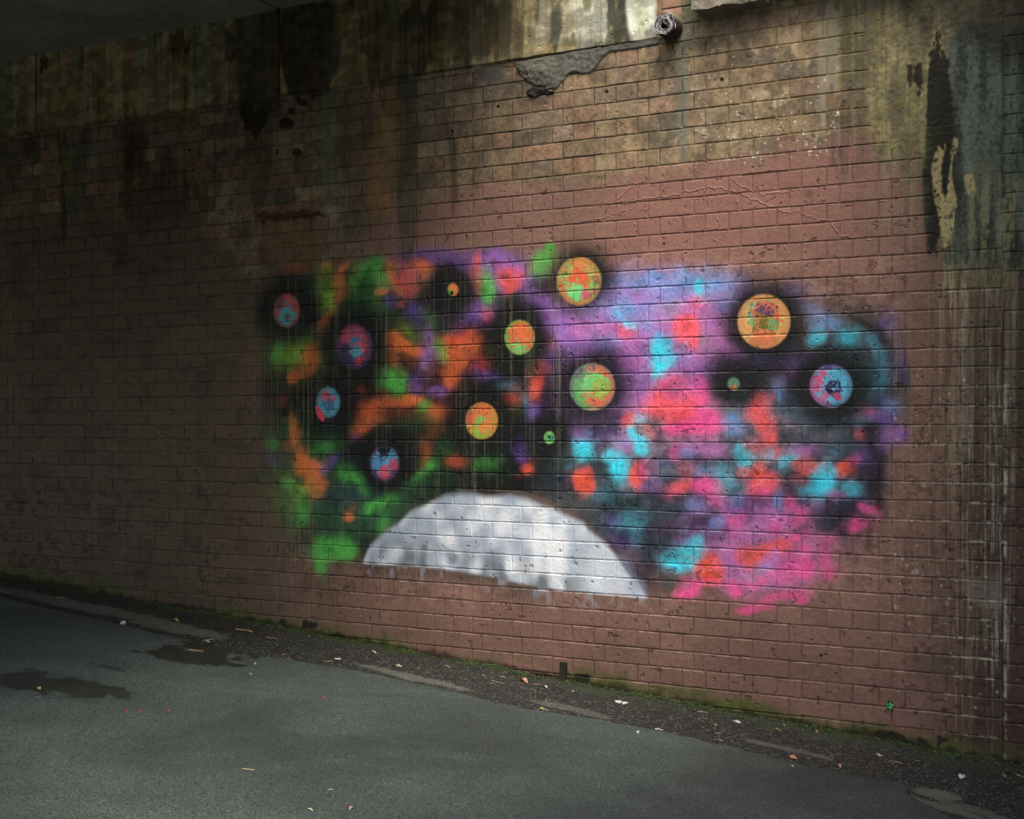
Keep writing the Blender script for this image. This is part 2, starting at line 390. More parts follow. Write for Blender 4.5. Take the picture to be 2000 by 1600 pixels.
# zone E: upper right-middle
S('E', [(350,180,60,60,'b',.85,.8),(600,190,70,70,'b',.8,.8),(740,270,45,70,'c',.95,.6),(730,210,40,30,'c',.8,.7),(870,250,120,50,'b',.7,.9),(250,340,180,60,'P',.7,.9),(120,420,70,80,'b',.85,.8),
        (60,480,70,60,'c',.4,.9),(150,600,60,35,'c',.7,.7),(280,610,50,50,'b',.8,.7),(480,460,110,70,'w',.7,.9),(480,450,60,50,'K',.25,1),(650,440,130,60,'P',.6,.9),(720,400,80,70,'r',.55,.9),(620,640,120,110,'r',.95,.5,20),(670,740,60,70,'r',.9,.6),(680,580,45,60,'r',.8,.7),
        (860,600,60,170,'P',.7,.9,-30),(980,790,60,180,'P',.7,.9,-50),(1080,890,80,50,'p',.75,.8,20),(770,720,50,90,'w',.5,.9,15),(400,790,100,90,'c',1,.4),(440,740,70,40,'c',.9,.5),(380,690,35,40,'b',.85,.7),(390,930,80,80,'c',1,.4),
        (490,880,65,60,'c',.95,.5,-25),(370,1030,50,50,'c',.95,.5),(650,890,60,40,'b',.7,.8),(680,930,110,60,'P',.7,.9),(80,660,110,50,'r',.45,.9),(150,900,120,50,'P',.6,.9),(100,840,60,60,'v',.4,1),
        (520,1120,110,80,'r',.85,.8),(560,1250,160,100,'r',.95,.6),(550,1390,160,110,'r',1,.5),(380,1290,130,110,'r',.85,.7,-20),(470,1080,80,50,'m',.5,.9),(740,1220,60,150,'m',.7,.8,5),(800,1420,130,60,'m',.85,.7,20),(700,1500,240,60,'m',.85,.7,3),(540,1500,110,40,'m',.7,.8),(250,1250,70,60,'P',.6,.9),
        (700,1110,60,70,'m',.5,.9),(1070,1230,70,60,'t',.75,.8),(1040,1390,90,60,'t',.85,.8,-35),(980,1440,70,50,'b',.85,.7,-20),(1030,1530,80,60,'b',.7,.8),(1250,1290,90,70,'r',.9,.7),(1220,1380,110,80,'r',.85,.8),(1310,1480,90,100,'r',.95,.6),(1340,1580,70,60,'r',.9,.6),
        (1450,1150,50,80,'b',.45,.9),(1440,1230,20,80,'b',.6,.8),(1720,720,60,60,'c',.55,.9),(1290,880,110,60,'v',.35,1),(1580,1330,150,80,'t',.45,1.0),
        (230,1430,70,40,'c',.9,.5,-10),(160,1540,40,60,'c',.9,.6,-15),(290,1530,50,80,'R',.9,.6,-20),(240,1510,45,35,'k',.6,.8),(150,1430,60,60,'r',.7,.7,-40)])
# zone F: lower right-middle
S('F', [(230,110,55,90,'c',1,.4,-10),(60,100,90,60,'p',.5,.9),(550,150,60,70,'m',.6,.8,20),(630,150,60,50,'b',.75,.8),(720,90,140,60,'P',.6,.9),(870,150,110,60,'P',.7,.9),(1130,180,90,60,'c',.85,.6,10),(1090,140,35,60,'c',.7,.7),(1120,250,50,50,'c',.9,.6),
        (1320,150,75,50,'c',.75,.7,5),(1250,100,120,70,'r',.5,.9),(1420,160,50,60,'r',.6,.8),(1600,130,110,60,'P',.6,.9),(1400,300,50,50,'b',.6,.8),(1470,280,50,60,'c',.6,.8,-20),
        (40,280,70,100,'c',.95,.5,-20),(50,400,90,60,'t',.8,.8),(220,310,60,75,'R',.95,.5),(300,290,80,60,'m',.8,.7,20),(210,400,50,35,'r',.85,.6),(470,310,120,60,'t',.7,.9),(450,250,100,40,'v',.5,.9),(640,320,60,90,'r',.4,1),
        (850,320,110,60,'t',.95,.7),(930,310,60,50,'c',.5,.8),(850,260,80,40,'d',.7,.9),(740,330,60,50,'b',.6,.8),(1110,320,60,50,'R',.85,.7,-20),(1240,290,60,80,'R',.9,.6),(1320,360,130,50,'R',.95,.5,5),(1270,440,150,70,'r',.9,.6,-10),(1300,500,80,40,'m',.6,.8),
        (1330,270,70,60,'k',.55,.9),(1540,330,120,50,'k',.75,.8,10),(1520,180,90,28,'c',.95,.5,-8),(1680,250,130,70,'R',1,.4,10),(1660,330,60,30,'R',.8,.6),(1750,420,60,90,'c',.8,.7),
        (600,460,110,50,'r',.85,.7,-15),(800,450,110,70,'m',.8,.7),(920,470,80,50,'w',.5,.9),(480,500,80,40,'m',.35,.9),(1050,460,90,70,'t',.75,.8),(960,400,60,60,'c',.4,.9),(360,430,110,50,'p',.6,.9),(60,500,120,60,'d',.6,1),
        (120,590,170,70,'k',.65,.9),(480,590,110,70,'n',.75,.8),(480,600,60,50,'t',.4,.9),(700,620,100,60,'b',.5,.9),(900,570,80,50,'m',.5,.9),(1100,600,110,60,'p',.7,.9),(1060,570,60,50,'b',.6,.9),(1300,620,70,60,'P',.8,.8),(1410,600,50,90,'b',.6,.8,20),
        (1540,590,60,50,'m',.7,.8,30),(1700,600,110,60,'P',.5,.9),(800,740,120,50,'n',.85,.7,-10),(920,760,80,50,'b',.85,.7,-30),(1050,750,70,60,'m',.8,.6),(1110,710,40,40,'m',.6,.8),(150,720,130,70,'t',.75,.9),(560,750,120,60,'n',.4,1),
        (1350,730,200,70,'P',.85,.8),(1400,790,70,60,'m',.6,.8),(1640,650,50,40,'m',.7,.7),(1620,730,60,40,'m',.6,.8,-40),(1640,820,50,40,'k',.6,.8),(1680,830,40,30,'m',.7,.7),(220,870,60,100,'t',.85,.8,-8),(60,880,110,60,'n',.6,.9),(460,890,90,50,'d',.7,.9),
        (700,940,90,70,'b',.5,.9,-20),(730,930,60,80,'c',.9,.6,25),(620,1060,170,90,'c',.98,.5,-15),(600,1150,80,60,'c',.85,.7),(480,1050,50,40,'c',.8,.6),(320,1030,90,90,'d',.55,.9),(900,890,120,60,'n',.6,.9),
        (820,1170,125,130,'R',1,.4),(850,1080,70,60,'R',.95,.5),(890,1215,35,22,'k',.6,.7),(830,1190,60,30,'k',.25,1),(1180,1060,110,90,'R',.95,.5),(1300,1000,90,60,'R',.9,.5),(1320,1060,50,50,'R',.7,.7),(1170,1080,50,40,'O',.5,.8),(1470,950,85,60,'R',.9,.5),
        (1230,900,100,50,'P',.75,.9),(1580,880,60,30,'m',.9,.6,-20),(1660,980,50,35,'m',.8,.6),(1550,1080,110,60,'m',.6,.9),(1650,1130,100,50,'m',.95,.5,0),(1660,1180,60,60,'m',.8,.7),(1480,1190,130,70,'m',.65,.8),(1340,1130,90,40,'b',.5,.9),(1250,1220,110,60,'w',.6,.9),(1300,1250,50,40,'m',.7,.7),(1200,1290,80,30,'m',.7,.8),
        (1430,1090,120,60,'P',.5,.9),(660,1340,110,50,'m',.85,.7,-25),(640,1380,80,35,'m',.8,.7),(1060,1360,55,45,'m',.85,.7),(1020,1290,60,40,'m',.6,.8),(900,1290,80,30,'m',.5,.8),(1400,1400,220,35,'m',.65,.8,-15),(1620,1420,60,45,'m',.95,.6),(1560,1370,90,30,'m',.6,.8),(1180,1500,90,35,'m',.75,.8),(1320,1490,60,30,'m',.5,.8),
        (1380,1350,180,30,'K',.25,1),(500,1310,200,40,'K',.3,1.0),(1000,1100,60,60,'p',.5,.9)])
# zone G / H: right edge
S('G', [(650,620,60,90,'b',.5,.9),(660,700,60,60,'c',.75,.8),(760,560,120,60,'b',.7,.9,20),(910,700,90,70,'c',.75,.8,10),(980,640,60,40,'t',.8,.8),(800,740,80,50,'K',.6,.8),(600,450,110,60,'b',.4,1.0),(1150,760,120,60,'t',.85,.8,40),(1200,880,60,120,'t',.8,.8,-10),
        (1080,600,150,26,'k',.8,.8,28),(1230,740,40,120,'k',.85,.7,-20),(1310,900,26,150,'k',.8,.7,-8),(1350,1050,26,100,'k',.7,.8),(1260,560,90,70,'v',.6,.9),(1330,640,40,80,'v',.4,1.0),(1370,930,60,150,'v',.45,1.0),(1200,1060,90,80,'t',.75,.8,20),(1150,1180,60,90,'t',.7,.8),
        (1400,1080,50,90,'n',.6,.9),(1270,1190,70,60,'n',.75,.9),(1180,1260,70,60,'n',.5,.9),(1280,1320,80,60,'b',.65,.9),(1180,1390,130,60,'p',.7,.9),(1060,1430,90,60,'t',.6,.9),(1240,1440,70,50,'v',.7,.8),(1350,1540,90,70,'p',.75,.8),(1080,1350,60,50,'r',.3,.9),
        (400,1330,200,70,'t',.35,1.0),(420,1470,110,60,'w',.5,.9),(760,1540,120,60,'w',.4,1),(1030,1550,60,50,'r',.4,.9),(1150,1530,80,90,'k',.7,.9),(170,900,140,60,'v',.3,1),(560,860,100,50,'v',.35,1)])
S('H', [(1130,130,90,200,'k',.75,.9),(1120,400,110,110,'n',.8,.8),(1200,330,22,260,'k',.85,.6,3),(1240,60,60,110,'p',.6,.9),(1370,40,80,60,'p',.5,.9),(1030,170,80,80,'v',.6,.9),(950,200,60,50,'m',.4,.8),(870,290,75,70,'R',.95,.5),(940,290,45,60,'k',.5,.8),(960,300,35,50,'O',.4,.8),
        (700,400,110,120,'c',.95,.6),(730,300,80,60,'c',.8,.7,20),(620,430,35,60,'k',.5,.9),(940,470,90,60,'c',.7,.8,30),(800,520,90,50,'P',.7,.9),(1100,640,85,38,'m',.95,.6,15),(1170,680,22,30,'m',.7,.6),(1050,790,50,40,'m',.6,.8),(960,800,80,50,'m',.85,.7,-15),
        (880,600,110,60,'n',.75,.9),(800,780,140,70,'n',.8,.8),(880,840,60,50,'k',.7,.8),(1180,600,26,110,'k',.6,.8,12),(1110,860,24,130,'k',.6,.8,12),(750,940,80,60,'m',.4,.9),(740,1110,50,120,'m',.6,.9),(740,1200,80,50,'m',.4,1),(600,110,110,60,'P',.4,1),(820,110,70,70,'t',.5,.9),(920,110,50,60,'n',.5,.9)])

_r = np.random.default_rng(314)
for _q in range(46):
    _x = _r.uniform(1140, 1700); _y = _r.uniform(780, 1090)
    if _y > 1165 - (_x - 1140) * .02 or (_x < 1260 and _y > 1000): continue
    spray(_x, _y, _r.uniform(14, 46), _r.uniform(8, 20), K['n' if _r.random() < .5 else 'd'], _r.uniform(.25, .6), 1.1, _r.uniform(-40, 20))
for _q in range(20):
    _x = _r.uniform(540, 1080); _y = _r.uniform(540, 940)
    spray(_x, _y, _r.uniform(14, 44), _r.uniform(8, 24), K['k'], _r.uniform(.25, .65), 1.1, _r.uniform(-60, 40))
for _q in range(40):
    _x = _r.uniform(1160, 1560); _y = _r.uniform(560, 780)
    spray(_x, _y, _r.uniform(10, 34), _r.uniform(8, 22), K[('p', 'v', 'b', 'P')[_r.integers(4)]], _r.uniform(.2, .5), 1.1, _r.uniform(-60, 60))

# the mist between the colours: spray drifts, so neighbouring colours bleed into each other
def blur(a, r):
    for _ in range(2):
        for ax in (0, 1):
            p = [(0, 0)] * a.ndim; p[ax] = (r + 1, r)
            c = np.cumsum(np.pad(a, p, mode='edge'), axis=ax, dtype=np.float64)
            n = a.shape[ax]
            hi = np.take(c, np.arange(2 * r + 1, 2 * r + 1 + n), axis=ax); lo = np.take(c, np.arange(0, n), axis=ax)
            a = ((hi - lo) / (2 * r + 1)).astype(np.float32)
    return a
q0 = int(np.searchsorted(PX, 470)); q1 = int(np.searchsorted(PX, 1810))
w0 = int((wall_pt(1130, 1230)[1] - .12 - TZ0) / TRES); w1 = int((wall_pt(1130, 420)[1] + .12 - TZ0) / TRES)
blk = ALB[w0:w1, q0:q1]
blk0 = blk.copy(); soft1 = blur(blk, 3); soft2 = blur(blk, 11); soft3 = blur(blk, 22)
dxm = ((fbm(.10, .10, 901, 3, .6)[w0:w1, q0:q1] - .5) * 64).astype(int); dym = ((fbm(.10, .10, 905, 3, .6)[w0:w1, q0:q1] - .5) * 64).astype(int)
jj, ii = np.mgrid[0:blk.shape[0], 0:blk.shape[1]]
drift = soft2[np.clip(jj + dym, 0, blk.shape[0] - 1), np.clip(ii + dxm, 0, blk.shape[1] - 1)]
mural = sst(.02, .10, np.abs(soft3 - lin((124, 92, 78))).sum(-1))
near = sst(495, 560, PXg[w0:w1, q0:q1]) * (1 - sst(1740, 1790, PXg[w0:w1, q0:q1])) * sst(470, 520, PYg[w0:w1, q0:q1]) * (1 - sst(1150, 1210, PYg[w0:w1, q0:q1]))
out = blk * .35 + soft1 * .45 + soft2 * .20
dmask = sst(.34, .66, fbm(.07, .07, 911, 4, .6)[w0:w1, q0:q1]) * .50
out += (drift - out) * dmask[..., None]
hz = sst(.5, .7, fbm(.05, .05, 921, 4, .6)[w0:w1, q0:q1])
lefth = 1 - sst(1080, 1200, PXg[w0:w1, q0:q1])
out += (out * .45 - out) * (hz * (.40 + .05 * lefth))[..., None]
hz = sst(.55, .75, fbm(.06, .05, 931, 4, .6)[w0:w1, q0:q1]) * (1 - lefth)
out += (soft3 * 1.25 + .015 - out) * (hz * .5)[..., None]
lum = out.max(-1)
out *= (np.clip(.62 + lum * 2.6, .62, 1.28) * (1 + .10 * lefth))[..., None]
out *= (1 + (fbm(.008, .008, 961, 1)[w0:w1, q0:q1] - .5) * .42)[..., None]
blk += (out - blk) * near[..., None]
del soft1, soft2, soft3, drift, out, jj, ii

# black halos behind the planets
for (x, y, rx, ry) in ((566,604,58,66),(690,672,72,70),(645,790,60,66),(752,898,62,66),(880,570,52,62),(1012,652,62,76),(941,822,66,66),(1131,540,68,64),(1160,750,78,74),(1073,852,44,40),(1495,625,84,82),(1440,745,62,56),(1622,752,78,72)):
    spray(x, y, rx * 1.1, ry * 1.1, K['k'], 0.95, 0.6, warp=0.9)

def marble(c, seed):
    a = fbm(c, c, seed, 3, .7)
    r = 1 - np.abs(fbm(c * .45, c * .45, seed + 5, 3, .7) - .5) * 5
    return np.clip(.5 + (a - .5) * 1.3 + (r - .35) * .30, 0, 1).astype(np.float32)
FP1 = marble(0.019, 401); FP2 = marble(0.015, 431); FP3 = marble(0.013, 461)
def planet(x, y, rx, ry, base, blots, rim=None, edge=0.06):
    j0, j1, i0, i1 = region(x, y, max(rx, ry) * 1.4)
    dx = (PXg[j0:j1, i0:i1] - x) / rx; dy = (PYg[j0:j1, i0:i1] - y) / ry
    d = np.sqrt(dx * dx + dy * dy)
    a = 1 - sst(1 - edge, 1 + edge * 0.6, d)
    col = np.ones(dx.shape + (3,), np.float32) * lin(base)
    for (bx, by, br, c, thr, nz, soft) in blots:
        n = (FP1, FP2, FP3)[nz][j0:j1, i0:i1]
        m = 1 - sst(br * 0.5, br, np.sqrt((dx - bx)**2 + (dy - by)**2))
        m = sst(thr - soft, thr + soft, n * 0.75 + m * 0.5)
        m = m * (np.sqrt((dx - bx)**2 + (dy - by)**2) < br * 1.4)
        col += (lin(c) - col) * m[..., None]
    if rim:
        col += (lin(rim) - col) * (sst(0.72, 1.0, d) * 0.6)[..., None]
    col = col + (col.mean(-1, keepdims=True) - col) * .14
    col *= (.92 - .25 * sst(.55, 1.0, d) + .3 * (FP3[j0:j1, i0:i1] - .5))[..., None]
    blk = ALB[j0:j1, i0:i1]
    blk += (col - blk) * (a * .95)[..., None]
    GLO[j0:j1, i0:i1] = np.maximum(GLO[j0:j1, i0:i1], a * .3)
planet(560, 607, 26.5, 34, (205,84,84), [(-.02,.32,.62,(60,170,185),.42,0,.05),(.05,.35,.25,(110,80,60),.55,1,.04),(-.5,-.5,.5,(120,70,70),.7,2,.1)], (120,80,70))
planet(692, 678, 37, 45, (110,62,110), [(-.1,-.5,.9,(200,70,110),.62,0,.08),(.1,-.1,.7,(210,64,90),.66,1,.05),(-.3,.4,.8,(56,50,96),.6,2,.1),(.1,-.15,.45,(50,130,180),.66,2,.03),(.25,.05,.4,(235,70,90),.60,0,.03),(.1,.2,.4,(60,170,200),.66,1,.03),(.2,.6,.22,(225,60,90),.5,0,.04)], (58,48,80))
planet(641, 786, 24, 31, (72,178,205), [(0,.1,.7,(66,120,170),.62,1,.05),(-.3,-.4,.45,(220,80,120),.62,0,.03),(.4,-.3,.35,(200,80,120),.66,2,.03)], (90,110,140))
spray(624, 808, 6, 17, (232,72,100), .95, .4, -28, warp=.2)
planet(751, 905, 30, 36, (90,52,110), [(.1,-.2,1.0,(70,165,215),.60,0,.03),(-.4,0,.6,(64,150,205),.6,1,.03),(0,.5,.5,(230,70,110),.62,2,.03),(0,-.75,.5,(22,26,50),.55,1,.04),(.6,.1,.5,(190,70,110),.66,1,.04)], (70,50,70))
planet(885, 566, 11, 13, (236,132,44), [(-.6,.4,.6,(120,190,60),.5,0,.05),(-.3,.5,.4,(30,40,20),.66,1,.05)])
planet(1015, 659, 30, 34.5, (128,188,74), [(0,-.1,1.0,(232,104,40),.585,0,.02),(.3,.5,.8,(226,110,40),.62,2,.02),(0,.7,.6,(96,214,110),.64,1,.02),(.4,-.2,.8,(236,112,44),.62,2,.02)], (170,170,70))
planet(941, 822, 32, 36.5, (214,160,50), [(-.55,-.55,.6,(92,84,110),.55,1,.05),(-.6,-.1,.5,(214,90,60),.55,2,.05),(0,-.3,.8,(240,120,40),.52,0,.03),(0,.2,.6,(96,200,96),.66,1,.02),(-.1,.7,.6,(150,200,60),.56,2,.05),(.2,.3,.5,(230,140,40),.6,0,.03)], (222,150,50))
planet(1131, 549, 44, 48, (196,152,66), [(.5,.2,.7,(130,110,96),.55,1,.1),(.15,-.6,.6,(240,146,54),.5,2,.08),(-.6,.4,.7,(236,120,50),.5,0,.06),(0,.8,.6,(236,92,40),.5,1,.04),(0,.1,.75,(120,210,96),.5,0,.03),(0,-.05,.6,(238,92,36),.56,2,.02),(-.1,.5,.5,(110,230,130),.62,1,.02),(.3,.55,.3,(220,80,110),.66,2,.03)], (206,140,70))
planet(1157, 756, 45, 47, (112,118,130), [(-.4,.2,.8,(110,170,110),.6,0,.03),(-.2,.6,.7,(110,190,90),.56,1,.04),(.45,-.5,.6,(244,116,64),.42,0,.04),(.5,.2,.65,(240,110,60),.42,1,.03),(.1,-.1,.7,(110,214,120),.62,2,.02),(.3,.5,.5,(238,104,60),.5,2,.02),(.35,.1,.6,(150,190,70),.70,0,.02)], (120,140,140))
planet(1073, 855, 11, 13, (110,190,90), [(.3,0,.6,(64,140,110),.55,0,.05),(0,-.1,.3,(40,60,40),.66,1,.04)])
planet(1492, 628, 52, 53.5, (244,170,84), [(0,-.1,.85,(236,190,80),.52,0,.05),(-.1,-.25,.75,(110,210,150),.60,1,.02),(.1,-.25,.7,(232,112,60),.58,2,.02),(0,-.3,.42,(96,60,110),.60,0,.02),(0,.1,.42,(186,124,40),.5,1,.03),(0,.2,.5,(110,110,40),.70,2,.02),(0,.7,.6,(240,126,60),.56,0,.06),(.35,.1,.3,(120,180,110),.70,1,.02)], (244,170,96))
planet(1433, 750, 13, 13.5, (92,138,110), [(0,.7,.6,(210,130,70),.5,0,.08)], (60,100,84))
planet(1623, 754, 42.5, 42.5, (90,64,130), [(-.6,-.1,.9,(236,70,140),.56,0,.02),(-.4,.5,.7,(240,72,140),.56,1,.02),(.45,-.1,.95,(70,186,226),.54,2,.02),(.4,.4,.7,(76,186,226),.58,0,.02),(.1,.1,.5,(46,40,90),.70,1,.02),(.3,.5,.25,(190,70,120),.60,2,.03)], (100,110,180))

# the white dome with its bare brown arch
def domef(pts, x):
    xs = [p[0] for p in pts]; ys = [p[1] for p in pts]
    return np.interp(x, xs, ys).astype(np.float32)
topw = [(690,1130),(706,1100),(722,1066),(745,1044),(775,1022),(800,1000),(840,978),(880,966),(900,962),(950,966),(1000,968),(1030,972),(1060,985),(1086,993),(1102,1003),(1140,1020),(1150,1036),(1183,1063),(1210,1095),(1232,1124),(1250,1145),(1266,1166),(1275,1180)]
topb = [(820,985),(850,972),(886,962),(920,956),(960,954),(1008,957),(1041,965),(1086,983),(1120,1002),(1145,1019),(1180,1050),(1210,1085),(1240,1125),(1262,1160),(1275,1180)]
botw = [(690,1092),(705,1101),(780,1106),(860,1112),(940,1124),(1020,1142),(1090,1153),(1180,1162),(1266,1169),(1280,1170)]
j0, j1, i0, i1 = region(985, 1062, 320)
px = PXg[j0:j1, i0:i1]; py = PYg[j0:j1, i0:i1]
tb = domef(topb, PX[i0:i1])[None, :]; tw = domef(topw, PX[i0:i1])[None, :]; bw = domef(botw, PX[i0:i1])[None, :]
blk = ALB[j0:j1, i0:i1]
n2 = N2[j0:j1, i0:i1]; n1 = (.75 * fbm(0.10, 0.12, 501, 2) + .25 * fbm(0.04, 0.06, 502, 2))[j0:j1, i0:i1]
n1 = blur(n1, 5); n4 = fbm(0.05, 0.11, 521, 3)[j0:j1, i0:i1]; n5 = fbm(0.035, 0.05, 541, 3)[j0:j1, i0:i1]
inx = sst(835, 870, px) * (1 - sst(1255, 1275, px))
ab = sst(-1.5, 1.5, py - tb) * (1 - sst(0, 12, py - tw)) * inx
blk += (lin((96, 82, 76)) - blk) * (ab * 0.8 * sst(930, 1040, px))[..., None]
aw = sst(-6, 12, py - tw + (n1 - .5) * 14) * (1 - sst(-5, 4, py - bw + (n1 - .5) * 3)) * sst(700, 716, px) * (1 - sst(1256, 1272, px))
wc = lin((196, 206, 222)) * np.ones_like(blk)
wc += (lin((136, 150, 172)) - wc) * (sst(.38, .78, n1) * .75)[..., None]
wc += (lin((150, 162, 182)) - wc) * (blur(sst(.45, .7, n5), 4) * .35)[..., None]
low = sst(60, 10, bw - py) if False else (1 - sst(10, 75, bw - py))
wc += (lin((84, 92, 92)) - wc) * (low * blur(sst(.42, .6, n4), 4) * .8 * (1 - sst(1080, 1200, px)))[..., None]
wc += (lin((240, 243, 250)) - wc) * (sst(.42, .75, 1 - n1) * .9)[..., None]
wc += (lin((225, 230, 240)) - wc) * (sst(1080, 1200, px) * .6)[..., None]
blk += (wc - blk) * (aw * (0.90 + .1 * n2))[..., None]
GLO[j0:j1, i0:i1] = np.maximum(GLO[j0:j1, i0:i1], aw * .35)
# overspray under the dome
ov = (1 - sst(2, 42, py - bw)) * sst(-6, 4, py - bw) * sst(690, 730, px) * (1 - sst(1240, 1290, px))
blk += (lin((58, 58, 56)) - blk) * (ov * .62 * (1 - sst(1020, 1120, px)))[..., None]
blk += (lin((150, 156, 172)) - blk) * (ov * .55 * sst(.5, .66, n4))[..., None]
spray(1244, 1150, 22, 22, (150,160,190), .5, .9); spray(1225, 1120, 16, 40, (130,150,190), .35, .9, -30)

DOME = np.zeros((THH, TW), np.float32); DOME[j0:j1, i0:i1] = aw
# --- weathering, with some painted light and shade, over everything --------------------------------------------------------
# lime drips: many thin vertical threads
def drips(n, x0, x1, y0, y1, lmin, lmax, col, op, seed, wide=0.0, rel=0.0, wob=1.0):
    rg = np.random.default_rng(seed)
    cl_ = rg.uniform(x0, x1, max(3, n // 9))          # threads gather below the weak joints
    for _ in range(n):
        x = cl_[rg.integers(len(cl_))] + rg.normal(0, 6) if rg.random() < .6 else x0 + (x1 - x0) * rg.beta(1.6, 1.6)
        y = rg.uniform(y0, y1); L = lmin + (lmax - lmin) * rg.random() ** 1.8
        u, za = wall_pt(x, y); _, zb = wall_pt(x, y + L)
        j1 = int((za - TZ0) / TRES); j0 = max(0, int((zb - TZ0) / TRES)); j1 = min(j1, THH)
        if j1 - j0 < 4: continue
        js = np.arange(j0, j1)
        m = np.cumsum(rg.normal(0, 0.09 * wob, len(js))) 
        m = m - np.linspace(m[0], m[-1], len(js)) * 0.7
        ii = (u - TU0) / TRES + m
        st = rg.uniform(.4, 1.0)
        f = np.interp(np.linspace(0, 1, len(js)), [0, .12, .8, 1], [0.15, 1, 1, .2]) 
        br = np.interp(np.arange(len(js)), np.arange(0, len(js) + 20, 10), rg.random(len(np.arange(0, len(js) + 20, 10))))
        f = f * (0.35 + 0.65 * (br > .3)) * st * op
        w = rg.uniform(0.5, 1.0) + wide * rg.random()
        for o in range(-3, 4):
            i = np.floor(ii).astype(int) + o
            dist = np.abs(i + 0.5 - ii)
            a = np.clip(1 - dist / (w + .5), 0, 1) * f
            ok = (i >= 0) & (i < TW) & (a > 0)
            jj = js[ok]; ik = i[ok]; aa = a[ok]
            ALB[jj, ik] += (lin(col) - ALB[jj, ik]) * aa[:, None]
            if rel: REL[jj, ik] += aa * rel
drips(170, 490, 1160, 400, 700, 90, 420, (150,146,120), .30, 600, .2, .10, .4)
drips(60, 560, 1000, 820, 1000, 60, 300, (170,165,140), .22, 601, .2, .08, .4)
drips(40, 505, 620, 500, 1000, 150, 500, (150,140,105), .35, 602, .4, .1, .4)
drips(60, 0, 45, 480, 760, 80, 300, (130,126,105), .35, 603, .4, .1, .4)
drips(130, 1835, 2030, 480, 620, 60, 620, (160,158,128), .30, 604, .6, .22, 2.4)
drips(90, 1850, 1990, 520, 1250, 40, 420, (186,186,162), .34, 605, .4, .25, 1.6)
drips(40, 1930, 1975, 700, 1300, 40, 240, (214,212,196), .5, 615, .3, .25, 1.6)
drips(110, 1845, 2000, 470, 520, 40, 150, (176,172,132), .5, 616, .4, .3, 4.5)
drips(70, 1740, 1900, 520, 1100, 60, 420, (150,138,110), .30, 606, .3, .10, .5)
drips(120, 1700, 1830, 280, 420, 40, 170, (150,140,105), .25, 607, .3, .1, .5)

def zone_poly(xs, tops, bots, soft=8, wn=None):
    """soft mask between two traced curves"""
    t = np.interp(PX, xs, tops)[None, :]; b = np.interp(PX, xs, bots)[None, :]
    n = 0 if wn is None else wn
    m = sst(-soft, soft, PYg - t + n) * (1 - sst(-soft, soft, PYg - b + n))
    inside = sst(xs[0] - soft, xs[0] + soft, PXg + (WX * .8)) * (1 - sst(xs[-1] - soft, xs[-1] + soft, PXg + WX * .8))
    return m * inside

wn_ = (NS - .5) * 160 + (N2 - .5) * 40
# grey-green seepage crust at the upper right
m = zone_poly([1630, 1680, 1700, 1760, 1800, 1830, 1900, 2100], [-200]*8, [150, 190, 270, 320, 330, 500, 520, 520], 26, (NS - .5) * 170 + (N2 - .5) * 70)
crust = lin((138, 128, 92)) * np.clip(0.30 + .9 * N2 * (.5 + NS2) + .5 * (N3 - .4), .2, 1.5)[..., None]
crust += (lin((84, 80, 62)) - crust) * sst(.48, .62, fbm(.05, .3, 703, 3))[..., None] * .7
ALB += (crust - ALB) * (m * .9)[..., None]
CRUST = m.copy()
m2 = m * sst(1690, 1780, PXg) * 0
m = zone_poly([1600, 1650, 1700], [60, 20, 20], [330, 360, 330], 16, wn_); ALB += (lin((60, 60, 48)) - ALB) * (m * .55 * sst(.4, .6, NS))[..., None]
m = zone_poly([1600, 1618, 1640], [30, 25, 25], [200, 190, 150], 8, wn_); ALB += (lin((150, 142, 120)) - ALB) * (m * .55)[..., None]
GR = (fbm(.02, .045, 715, 4, .8) - .5); GR2 = fbm(.012, .02, 716, 3, .8)
m = zone_poly([1848, 1880, 1960, 2100], [70, 60, 60, 60], [500, 520, 520, 540], 12, wn_ * .4 + GR * 60)
gb = lin((92, 106, 96)) * np.clip(.15 + .75 * NS + .75 * (GR2 - .2), .2, 1.5)[..., None]
ALB += (gb - ALB) * (m * .9)[..., None]
ALB += (lin((40, 42, 28)) - ALB) * (m * sst(.50, .62, .5 * fbm(.05, .35, 702, 3) + .5 * GR2 + .06 * sst(1900, 1980, PXg)) * .8)[..., None]
ALB += (lin((140, 136, 104)) - ALB) * (m * sst(.52, .62, .6 * fbm(.03, .40, 712, 3) + .4 * GR2) * .55 * sst(280, 380, PYg))[..., None]
